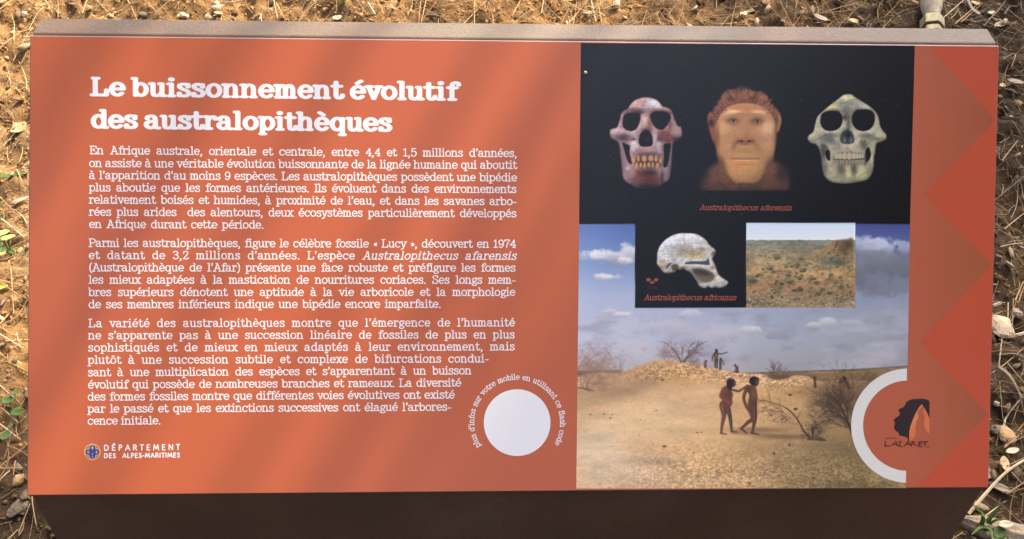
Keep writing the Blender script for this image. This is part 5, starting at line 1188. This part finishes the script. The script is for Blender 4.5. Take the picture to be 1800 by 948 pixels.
LEFT = [(0, 820, 7.4, [(0,80),(330,60)]), (0, 820, 7.4, [(0,330),(160,90)]), (0, 820, 7.4, [(222,-40),(215,170)]), (0, 820, 7.4, [(240,860),(440,550)]), (0, 820, 7.4, [(90,948),(230,820)]), (0, 300, 2.633, [(30,570),(125,635)]), (0, 300, 2.633, [(30,560),(130,580)]), (0, 300, 2.633, [(20,250),(125,335)]), (0, 300, 2.633, [(85,510),(85,700)]), (0, 300, 2.633, [(90,20),(125,95)]), (0, 300, 2.633, [(0,790),(125,850)]), (0, 300, 2.633, [(0,130),(110,250)]), (0, 640, 3, [(0,130),(125,230)]), (0, 640, 3, [(0,320),(130,430)]), (0, 640, 3, [(10,560),(110,490)]), (0, 640, 3, [(20,250),(110,330)])]
for k, (x0, y0, s, p) in enumerate(LEFT):
    mt = ('needle_tan', 'straw', 'needle_rust')[k % 3]; q = zf(x0, y0, s, p)
    straw('pine_needle', q, R.uniform(.0018, .0030), mt, needle_label(q, mt, 'left'), 'pine needle', 'pine needles left of the sign')
straw('twig', zf(0, 0, 3.6, [(640,80),(850,50),(1000,35),(1270,3)]), .0042, 'needle_rust', 'long reddish twig lying above the left half of the title', 'twig')
straw('twig', zf(1000, 0, 3.6, [(320,5),(450,14),(560,30),(700,62)]), .0045, 'needle_rust', 'bent reddish twig lying above the black picture', 'twig')
straw('twig', zf(1600, 0, 9, [(900,-30),(980,160),(1060,330)]), .0066, 'stick_pale', 'stout pale stick lying right of the pipe fitting', 'twig', taper=.95)
straw('twig', zf(1600, 0, 9, [(1120,505),(1220,400),(1380,180),(1500,30)]), .003, 'twig_grey', 'thin grey stalk leaning past the top right corner', 'twig')
straw('twig', zf(1600, 0, 9, [(1510,190),(1590,80),(1720,50)]), .003, 'twig_grey', 'forked grey stalk in the top right corner of the view', 'twig')
straw('twig', zf(1720, 500, 4.31, [(108,390),(180,405),(270,408),(350,385)]), .0062, 'stick_pale', 'pale curved twig lying at the right edge beside the red zigzag', 'twig', taper=.9)
straw('twig', zf(1720, 500, 4.31, [(118,153),(166,145)]), .0055, 'stick_pale', 'short pale stick against the right edge of the sign', 'twig', taper=.95)
straw('twig', zf(1720, 500, 4.31, [(105,700),(170,800),(260,950)]), .005, 'straw', 'stout straw running down beside the emblem', 'twig')
straw('twig', zf(1640, 700, 3.82, [(240,775),(400,590),(500,505),(620,430)]), .0048, 'straw', 'long bent straw crossing the lower right corner of the sign', 'twig')
straw('twig', zf(1640, 700, 3.82, [(450,225),(475,150),(525,85)]), .003, 'stick_pale', 'thin pale wavy rootlet right of the emblem', 'twig')
straw('twig', zf(1720, 80, 4.31, [(150,590),(250,600),(300,640)]), .0085, 'twig_dark', 'flat black strip beside the right edge of the sign', 'twig', taper=.7)
straw('twig', zf(500, 0, 3.6, [(535,103),(578,158)]), .005, 'stick_pale', 'short white stick above the middle of the board', 'twig', taper=.95)
straw('twig', zf(500, 0, 3.6, [(490,0),(535,45)]), .005, 'stick_pale', 'white sliver of wood at the top edge of the view', 'twig', taper=.8)

def leaf(name, px, py, ln, wd, ang, mat, label, cat='leaf', curl=.3, tilt=0.0, parent=None, lift=.006, base=None):
    """a thin pointed leaf, cupped along its midrib"""
    n, m = 7, 4; V = []; F = []
    for i in range(n+1):
        t = i/n; w = wd*.5*math.sin(math.pi*min(1, t*.94+.03))**.75
        for j in range(m+1):
            s_ = (j/m*2-1); V.append((ln*(t-.5), w*s_, curl*wd*(s_*s_*.35+.5*(t-.5)**2*2)))
    for i in range(n):
        for j in range(m): a = i*(m+1)+j; F.append((a, a+1, a+m+2, a+m+1))
    k = len(V); V += [(x, y, z-.0006) for x, y, z in V]; F += [tuple(k+i for i in f[::-1]) for f in F]
    rim = [j for j in range(m+1)]+[i*(m+1)+m for i in range(1, n+1)]+[n*(m+1)+j for j in range(m-1, -1, -1)]+[i*(m+1) for i in range(n-1, 0, -1)]
    for a, b in zip(rim, rim[1:]+rim[:1]): F.append((b, a, a+k, b+k))
    o = mesh(name, V, F, M[mat], smooth=True)
    p = on_soil(px, py, lift) if base is None else base
    o.rotation_euler = (tilt, R.normal(0, .12), ang); o.location = Vector(p)
    if parent is not None:
        o.parent = parent; o.location = Vector(p)-parent.location
    elif label: tag(o, label, cat)
    return o
def pebble(px, py, size, mat, label, flat=.7, seed=1, name='stone', cat='stone', elong=1.0, sink=.3):
    bm = bmesh.new(); bmesh.ops.create_icosphere(bm, subdivisions=2, radius=1); r = np.random.default_rng(seed); ph = r.uniform(0, 6, 9)
    for v in bm.verts:
        c = v.co; k = 1+.18*math.sin(2.3*c.x+ph[0])*math.cos(2.1*c.y+ph[1])+.14*math.sin(4.7*c.y+ph[2]+c.z*3)+r.normal(0, .07)
        v.co = Vector((c.x*elong, c.y, c.z*flat))*k*size*.5
    o = bm_obj(name, bm, M[mat], smooth=False); p = on_soil(px, py); o.location = (p[0], p[1], p[2]+size*flat*.5*(1-2*sink)); o.rotation_euler = (0, 0, r.uniform(0, 3)); return tag(o, label, cat)
leaf('leaf', 33, 223, .032, .028, .9, 'leaf_tan', 'broad tan leaf fragment left of the title', curl=.4)
leaf('leaf', 9, 517, .022, .013, .1, 'leaf_yellow', 'small yellow leaf at the left edge of the view')
leaf('leaf', 18, 317, .07, .011, .05, 'leaf_green', 'long narrow green leaf at the left edge of the view', curl=.1)
leaf('leaf', 1307, 24, .026, .013, .75, 'leaf_pale', 'bright white husk lying above the black picture', 'husk', curl=.9)
leaf('leaf', 1440, 38, .038, .016, -.7, 'leaf_grey', 'grey curled leaf lying above the second skull')
leaf('leaf', 1498, 43, .022, .018, .2, 'leaf_tan', 'small orange-tan leaf piece above the right end of the black picture')
leaf('leaf', 1322, 12, .03, .012, .6, 'leaf_grey', 'small grey-brown leaf behind the white husk')
leaf('leaf', 1757, 45, .05, .016, .65, 'leaf_grey', 'long grey-green folded blade near the top right corner of the sign', curl=.8)
leaf('leaf', 1762, 28, .045, .008, -1.0, 'leaf_grey', 'thin grey pointed blade standing above the folded blade', curl=.5)
leaf('leaf', 1746, 14, .022, .011, .5, 'leaf_pale', 'small pale husk in the top right corner of the view', 'husk')
leaf('leaf', 1716, 1, .022, .018, .2, 'leaf_tan', 'amber leaf fragment at the top edge right of the pipe', curl=.3)
leaf('leaf', 1783, 149, .036, .018, -1.0, 'leaf_grey', 'grey curled leaf beside the upper red triangle')
leaf('leaf', 1760, 155, .016, .012, .4, 'leaf_tan', 'small tan leaf scrap touching the right edge of the board')
leaf('leaf', 1732, 832, .026, .02, 1.4, 'leaf_grey', 'grey flake by the lower right edge of the board')
leaf('leaf', 1774, 799, .026, .01, .3, 'leaf_pale', 'shiny pale husk right of the emblem', 'husk')
leaf('leaf', 1762, 820, .028, .014, 1.2, 'leaf_tan', 'upright tan bark scrap right of the emblem')
leaf('leaf', 1771, 918, .022, .012, .1, 'leaf_pale', 'pale husk lying on the grey wood slab', 'husk', lift=.022)
leaf('leaf', 1757, 855, .034, .014, -.3, 'leaf_grey', 'frayed grey fibre scrap at the lower right corner')
leaf('leaf', 593, 34, .02, .018, .3, 'leaf_pale', 'pinkish pale shell scrap under the yellow grass', 'husk')
leaf('leaf', 1742, 330, .034, .018, .7, 'leaf_tan', 'flat tan bark piece beside the second red triangle')
pebble(35, 849, .017, 'stone_tan', 'round tan pebble beside the lower left corner', .85, 3)
pebble(1756, 571, .042, 'stone_pale', 'whitish stone chip touching the right edge of the sign', .5, 4, elong=1.3)
pebble(380, 6, .016, 'stone_pale', 'pale stone at the top edge above the word buissonnement', .8, 5)
pebble(252, 24, .018, 'stone_grey', 'grey-green stone above the word Le', .7, 6)
pebble(323, 23, .017, 'stone_pale', 'cream stone just above the top of the sign', .7, 7, elong=1.3)
pebble(367, 25, .018, 'leaf_grey', 'greyish flat stone right of the cream stone', .5, 8, elong=1.4)
pebble(8, 19, .014, 'stone_tan', 'round orange pebble in the top left corner of the view', .9, 9)
pebble(45, 28, .015, 'stone_pale', 'cream pebble left of the top left corner of the sign', .8, 10)
pebble(876, 25, .008, 'stone_pale', 'small white pebble above the middle of the sign', .9, 11)
pebble(1743, 722, .010, 'stone_pale', 'small pale pebble beside the emblem', .9, 12)
pebble(1790, 180, .014, 'stone_tan', 'tan pebble right of the upper red triangle', .8, 13)
pebble(1778, 205, .010, 'stone_pale', 'little cream pebble below the tan pebble', .8, 14)
pebble(38, 893, .024, 'stone_grey', 'rough grey rock at the lower left corner of the sign', .5, 15, elong=1.5, sink=.3)
pebble(1765, 775, .026, 'stone_tan', 'brown lump of bark right of the emblem', .5, 16, elong=1.2)
pebble(1748, 764, .020, 'stone_grey', 'grey stone beside the tip of the lower brown tooth', .7, 17)
pebble(1788, 552, .018, 'twig_grey', 'dark stone at the right edge of the view', .7, 18)
# grey wood slab
def slab():
    """a split length of weathered wood: flat grained top, broken near end"""
    bm = bmesh.new(); p0, p1 = on_soil(1690, 912), on_soil(1812, 936); d = p1-p0; ln = np.linalg.norm(d); d = d/ln; s_ = np.cross((0, 0, 1.), d); s_ /= np.linalg.norm(s_); nn = 22; m = 10; r = np.random.default_rng(2); ridge = r.normal(0, .0016, m+1); rows = []
    for i in range(nn+1):
        t = i/nn; c = p0+d*ln*1.7*t-s_*.012*math.sin(t*2.4); c[2] = p0[2]+(p1[2]-p0[2])*t+.006; w = .021*(.35+.65*min(1, t*4.5))*(1-.15*t)
        row = []
        for j in range(m+1):
            u = j/m*2-1; row.append(bm.verts.new(tuple(c+s_*w*u+np.array((0, 0, .008*(1-abs(u)**5)+ridge[j]+r.normal(0, .0006))))))
        for u in (1, -1): row.append(bm.verts.new(tuple(c+s_*w*u*.96+np.array((0, 0, -.016)))))
        rows.append(row)
    k_ = m+3
    for a, b in zip(rows[:-1], rows[1:]):
        for j in range(k_): k = (j+1) % k_; bm.faces.new((a[j], b[j], b[k], a[k]))
    bm.faces.new(rows[0]); bm.faces.new(rows[-1][::-1]); bmesh.ops.recalc_face_normals(bm, faces=bm.faces)
    o = bm_obj('wood_slab', bm, M['bark_grey'], smooth=True); origin_to(o, p0); tag(o, 'weathered grey wood slab half buried at the lower right corner', 'wood slab')
slab()
# plants
def seedling(px, py, leaves, mat, label):
    p = on_soil(px, py); e = empty('seedling', p); tag(e, label, 'seedling')
    for k, (dx, dy, ln, wd, ang, z) in enumerate(leaves):
        q = on_soil(px+dx, py+dy); q[2] += z
        P = np.array([p, (p+q)/2+np.array((0, 0, .006)), q]); V, F = needle_geo(P, .0022, R, .7)
        o = mesh('stem', [np.array(v)-p for v in V], F, M['leaf_green'], e)
        leaf('leaf', 0, 0, ln, wd, ang, mat[k % len(mat)], None, parent=e, base=q, curl=.25, tilt=R.normal(.25, .2))
seedling(22, 452, [(-8,-24,.024,.016,.4,.03),(-16,-6,.020,.016,-1.2,.024),(6,-8,.026,.017,.1,.03),(-10,8,.022,.015,1.1,.02),(6,4,.014,.01,-.2,.014)], ['leaf_lime', 'leaf_green', 'leaf_lime'], 'seedling with pale lime leaves at the left edge halfway up')
seedling(32, 735, [(-10,-18,.019,.015,.35,.02),(4,-2,.022,.016,.1,.016),(4,-30,.014,.010,.6,.02),(-14,42,.017,.015,1.2,.014)], ['leaf_green'], 'seedling with round dark green leaves left of the last paragraph')
seedling(5, 375, [(0,0,.016,.01,.6,.015),(-3,12,.016,.01,.1,.014)], ['leaf_green'], 'tiny green sprout at the left edge above the lime seedling')
def tuft(px, py, blades, mat, label, w=.0042):
    p = on_soil(px, py); e = empty('grass_tuft', p); tag(e, label, 'grass')
    for (tx, ty, z) in blades:
        q = ground_at(tx, ty, z); d = q-p
        P = np.array([(0, 0, -.004), d*.5+np.array((0, 0, .012)), d]); V, F = needle_geo(P, w, R, .15); mesh('blade', V, F, M[mat], e)
tuft(604, 18, [(590,-14,.03),(600,-20,.04),(612,-12,.05),(618,-4,.04),(596,2,.02),(622,8,.02),(607,-22,.05)], 'grass_yellow', 'tuft of yellow-green grass at the top edge of the view')
tuft(770, 22, [(782,8,.02),(778,14,.015)], 'grass_yellow', 'single pair of yellow-green blades above the title', .003)
tuft(1566, 42, [(1590,43,.01),(1586,36,.02)], 'grass_yellow', 'thin lime grass blade left of the pipe fitting', .003)
tuft(1731, 922, [(1766,880,.05),(1716,895,.06),(1708,940,.03),(1762,915,.02),(1745,950,.03),(1722,905,.05)], 'grass_green', 'green grass blades growing over the grey wood slab', .0075)
seedling(1752, 946, [(0,-4,.022,.018,.3,.02),(9,3,.017,.014,-.6,.016),(-8,4,.015,.011,.9,.014)], ['leaf_green'], 'broad green leaf below the grass at the lower right')

# pipe fitting lying on the bank, running away from the sign
def metal(name, c, rough=.55, metallic=.0):
    n = NT(name, rough, .5); co = n.co(); f = n.noise(90, 5, .6, co)
    n.base(n.ramp(f, [(.3, tuple(v*.62 for v in c)), (.6, c), (.8, tuple(min(1, v*1.2) for v in c))])); n.b.inputs['Metallic'].default_value = metallic
    n.bump(n.noise(300, 4, .6, co), .25, .001); return n.m
M['brass'] = metal('dull_brass', (.36, .31, .16), .5, .25); M['putty'] = metal('putty_plastic', (.40, .32, .21), .6)
def fitting():
    a = ground_at(1639, 62, .022); b = ground_at(1632, -30, .022); ax = (b-a); ax[2] += .012; ln = np.linalg.norm(ax); ax = ax/ln
    up = np.array((0, 0, 1.)); sd = np.cross(ax, up); sd /= np.linalg.norm(sd); up = np.cross(sd, ax)
    e = empty('pipe_fitting', tuple(a)); tag(e, 'brass hose fitting with two hex nuts lying behind the top right of the sign', 'pipe fitting')
    u = 1.39e-3                                                 # metres per photo pixel out there
    def turn(name, prof, n, mat, ph=0.0, smooth=True):
        bm = bmesh.new(); rows = []
        for s_, r_ in prof:
            rows.append([bm.verts.new(tuple(ax*s_+(sd*math.cos(2*math.pi*k/n+ph)+up*math.sin(2*math.pi*k/n+ph))*r_)) for k in range(n)])
        for p, q in zip(rows[:-1], rows[1:]):
            for k in range(n): bm.faces.new((p[k], p[(k+1) % n], q[(k+1) % n], q[k]))
        bm.faces.new(rows[0][::-1]); bm.faces.new(rows[-1]); bmesh.ops.recalc_face_normals(bm, faces=bm.faces)
        if not smooth: bmesh.ops.bevel(bm, geom=list(bm.edges), offset=.0012, segments=2, affect='EDGES')
        return bm_obj(name, bm, mat, e, smooth)
    def at(py):                                                 # distance along the axis that shows at pixel row py
        lo, hi = -.1, .6
        for k in range(40):
            m = (lo+hi)/2
            if to_px(a+ax*m+up*.02)[1] > py: lo = m
            else: hi = m
        return lo
    turn('collar', [(at(72), 14*u), (at(50), 14*u), (at(49), 13*u)], 24, M['brass'])
    turn('hex_nut', [(at(50), 15.5*u), (at(41), 15.5*u)], 6, M['brass'], .32, False)
    turn('washer', [(at(41.5), 13*u), (at(38), 13*u)], 24, M['twig_dark'])
    turn('hex_nut', [(at(38), 17.5*u), (at(22), 17.5*u)], 6, M['brass'], .32, False)
    turn('hose_tail', [(at(22), 11*u), (at(15), 11.3*u), (at(8), 13.5*u), (at(0), 15.5*u), (at(-8), 16*u), (at(-26), 16*u)], 28, M['putty'])
fitting()
# crumbs and dust on the board
def crumb():
    bm = bmesh.new(); bmesh.ops.create_icosphere(bm, subdivisions=2, radius=.0018)
    for v in bm.verts: v.co *= 1+.3*math.sin(v.co.x*2600+1)*math.cos(v.co.y*2100); v.co.z *= .6
    o = bm_obj('crumb', bm, M['straw'], smooth=True); x, y = PX(1029, 128.5); o.matrix_basis = PM @ Matrix.Translation((x, y, .0013)); tag(o, 'tiny straw-coloured crumb lying on the black picture', 'crumb')
crumb()
def dust():
    r = np.random.default_rng(77); V = []; F = []
    for k in range(200):
        if k < 90: x, y = r.uniform(1022, 1604), r.uniform(84, 392)
        else: x, y = r.uniform(60, 1740), r.uniform(80, 850)
        lx, ly = PX(x, y); s_ = r.uniform(.0002, .00055); a = r.uniform(0, 3); b = len(V)
        for t in range(4): V.append((lx+math.cos(a+t*1.57)*s_*(1 if t % 2 else .5), ly+math.sin(a+t*1.57)*s_*(1 if t % 2 else .5), .0004))
        V.append((lx, ly, .0006)); F += [(b, b+1, b+4), (b+1, b+2, b+4), (b+2, b+3, b+4), (b+3, b, b+4)]
    n = NT('dust', .9, .1); n.base((.42, .37, .30)); o = fast_mesh('dust_specks', np.array(V), np.array(F), n.m); o.matrix_basis = PM; tag(o, 'fine dust specks on the board', kind='stuff')
dust()
# ------------------------------------------------------------------ the pines whose boughs shade the sign
E1 = Vector((math.cos(SUN_AZ), -math.sin(SUN_AZ), 0)); E2 = SUN.cross(E1)
if E2.z < 0: E2 = -E2
def sp(a, b, Z):
    """point at height Z whose shadow line meets sun-plane coordinates a,b"""
    p = E1*a+E2*b; c = (Z-p.z)/SUN.z; return np.array(p+SUN*c)
M['bark'] = plain('pine_bark', (.13, .085, .055), scale=18, rough=.95, bump=1.0, bd=.01)
M['foliage'] = plain('pine_foliage', (.032, .046, .018), var=.35, scale=9, rough=.7, bump=0)
def tube(P, rad, n=7):
    P = np.array(P, float); V = []; F = []
    for k in range(len(P)):
        t = P[min(k+1, len(P)-1)]-P[max(k-1, 0)]; t /= np.linalg.norm(t)
        s_ = np.cross(t, (0, 0, 1.) if abs(t[2]) < .9 else (1., 0, 0)); s_ /= np.linalg.norm(s_); u_ = np.cross(s_, t)
        for j in range(n): V.append(P[k]+(s_*math.cos(2*math.pi*j/n)+u_*math.sin(2*math.pi*j/n))*rad[k])
    for k in range(len(P)-1):
        for j in range(n): F.append((k*n+j, k*n+(j+1) % n, (k+1)*n+(j+1) % n, (k+1)*n+j))
    return V, F
class Crown:
    def __init__(s): s.v = []; s.f = []
    def clump(s, c, rad, n, r, ln, w):
        for k in range(n):
            d = r.normal(size=3); d /= np.linalg.norm(d); o = np.array(c)+d*rad*r.random()**.5; d2 = d+r.normal(0, .5, 3); d2 /= np.linalg.norm(d2)
            s_ = np.cross(d2, r.normal(size=3)); s_ /= np.linalg.norm(s_); b = len(s.v)
            s.v += [o-s_*w*.5, o+s_*w*.5, o+d2*ln]; s.f.append((b, b+1, b+2))
    def tubes(s, P, rad, n=6):
        V, F = tube(P, rad, n); b = len(s.v); s.v += V
        for f in F: s.f += [(b+f[0], b+f[1], b+f[2]), (b+f[0], b+f[2], b+f[3])]
tree_a = empty('pine_tree', (3.3, 3.7, float(gz(3.3, 3.7))))
tag(tree_a, 'pine tree behind the sign to the right, its boughs dappling the board with shade', 'tree')
tb = np.array((3.3, 3.7, float(gz(3.3, 3.7))))
V, F = tube([(0, 0, -.1), (.03, 0, 1.2), (-.04, .05, 2.6), (.02, .1, 4.2), (0, .1, 6.0)], [.17, .15, .13, .10, .05], 12)
mesh('trunk', V, F, M['bark'], tree_a, True)
r_ = np.random.default_rng(31); limbs = Crown(); crown = Crown()
def bough(a0, b0, a1, b1, Z, w, clumps, cr_=.07, n=26, ln=.09, nw=.006):
    """from near the trunk (a0,b0) out to (a1,b1) in the sun's view, at height Z"""
    P = [np.array(tb+np.array((0, .08, Z-.5)))]
    for t in np.linspace(0, 1, 7):
        P.append(sp(a0+(a1-a0)*t+r_.normal(0, .012), b0+(b1-b0)*t, Z+r_.normal(0, .02)+.15*t))
    rad = np.linspace(w*1.5, w*.45, len(P)); limbs.tubes(P, rad)
    for t, off in clumps:
        c = sp(a0+(a1-a0)*t+off, b0+(b1-b0)*t, Z+r_.normal(0, .06)+.15*t); crown.clump(c, cr_*r_.uniform(.8, 1.3), n, r_, ln, nw)
# thin bare boughs: the soft slanting streaks on the board
for a, w, Z in STREAKS: bough(a+.10, -1.5, a+r_.normal(0, .015), .95, Z, w, [])
# leafy boughs over the right half and the bank beyond it
for k in range(LEAFY_N):
    a = r_.uniform(.18, .95); Z = r_.uniform(2.9, 4.0)
    bough(a, -1.9, a+r_.normal(0, .05), .9, Z, .012, [(t, r_.normal(0, .05)) for t in r_.uniform(0, 1, LEAFY_C)], .09, 30, .10, .008)
for a, b, q in SPOTS:
    for k in range(q): crown.clump(sp(a+r_.normal(0, .05), b+r_.normal(0, .05), r_.uniform(2.9, 3.7)), .08, 26, r_, .09, .007)
for k in range(60):
    z = r_.uniform(3.5, 6.3); aa = r_.uniform(0, 6.28); q = r_.uniform(.2, 1.3)*(6.8-z)/3; crown.clump(tb+np.array((math.cos(aa)*q, math.sin(aa)*q, z)), .3, 40, r_, .2, .02)
o = fast_mesh('limbs', np.array(limbs.v)-tb, np.array(limbs.f), M['bark'], tree_a)
o = fast_mesh('crown', np.array(crown.v)-tb, np.array(crown.f), M['foliage'], tree_a)
# a second pine behind the photographer: the satin board mirrors its crown and the gaps of sky in it
t2 = np.array((.6, -6.2, 0.)); tree_b = empty('pine_tree', tuple(t2)); tag(tree_b, 'large pine tree behind the viewer, mirrored darkly in the black picture', 'tree')
V, F = tube([(0, 0, -.2), (.05, 0, 2), (-.05, .1, 4.5), (.05, .2, 7.5), (0, .3, 9.5)], [.26, .22, .19, .13, .05], 12)
mesh('trunk', V, F, M['bark'], tree_b, True)
nrm = PB[:, 2]
def mirror_dir(x, y):
    lx, ly = PX(x, y); p = PB @ np.array([lx, ly, 0])+np.array([0, 0, HP]); d = p-CAMP; d /= np.linalg.norm(d); d = d-2*(d @ nrm)*nrm
    return p, d
r_ = np.random.default_rng(44); cb = Crown()
gaps = []
for x, y, rr in GAPS:
    p, d = mirror_dir(x, y); gaps.append((p+d*5.0, rr))
for k in range(CROWN_B):
    x = r_.uniform(-350, 2450); y = r_.uniform(-420, 1420); p, d = mirror_dir(x, y); D_ = r_.uniform(4.4, 5.8); c = p+d*D_
    if r_.random() > np.interp(x, [700, 1000, 1230, 1400], [.20, .05, .10, 1.0]): continue
    if any(np.linalg.norm(p+d*5.0-g) < rr for g, rr in gaps): continue
    cb.clump(c, .20, 22, r_, .24, .085)
for k in range(14):
    x = r_.uniform(-200, 2000); y = r_.uniform(-300, 1200); p, d = mirror_dir(x, y); e_ = p+d*5.2
    cb.tubes([t2+np.array((0, .1, r_.uniform(3, 7))), (t2+np.array((0, 0, 5))+e_)/2+np.array((0, 0, .2)), e_], [.06, .04, .015])
fast_mesh('crown', np.array(cb.v)-t2, np.array(cb.f), M['foliage'], tree_b)
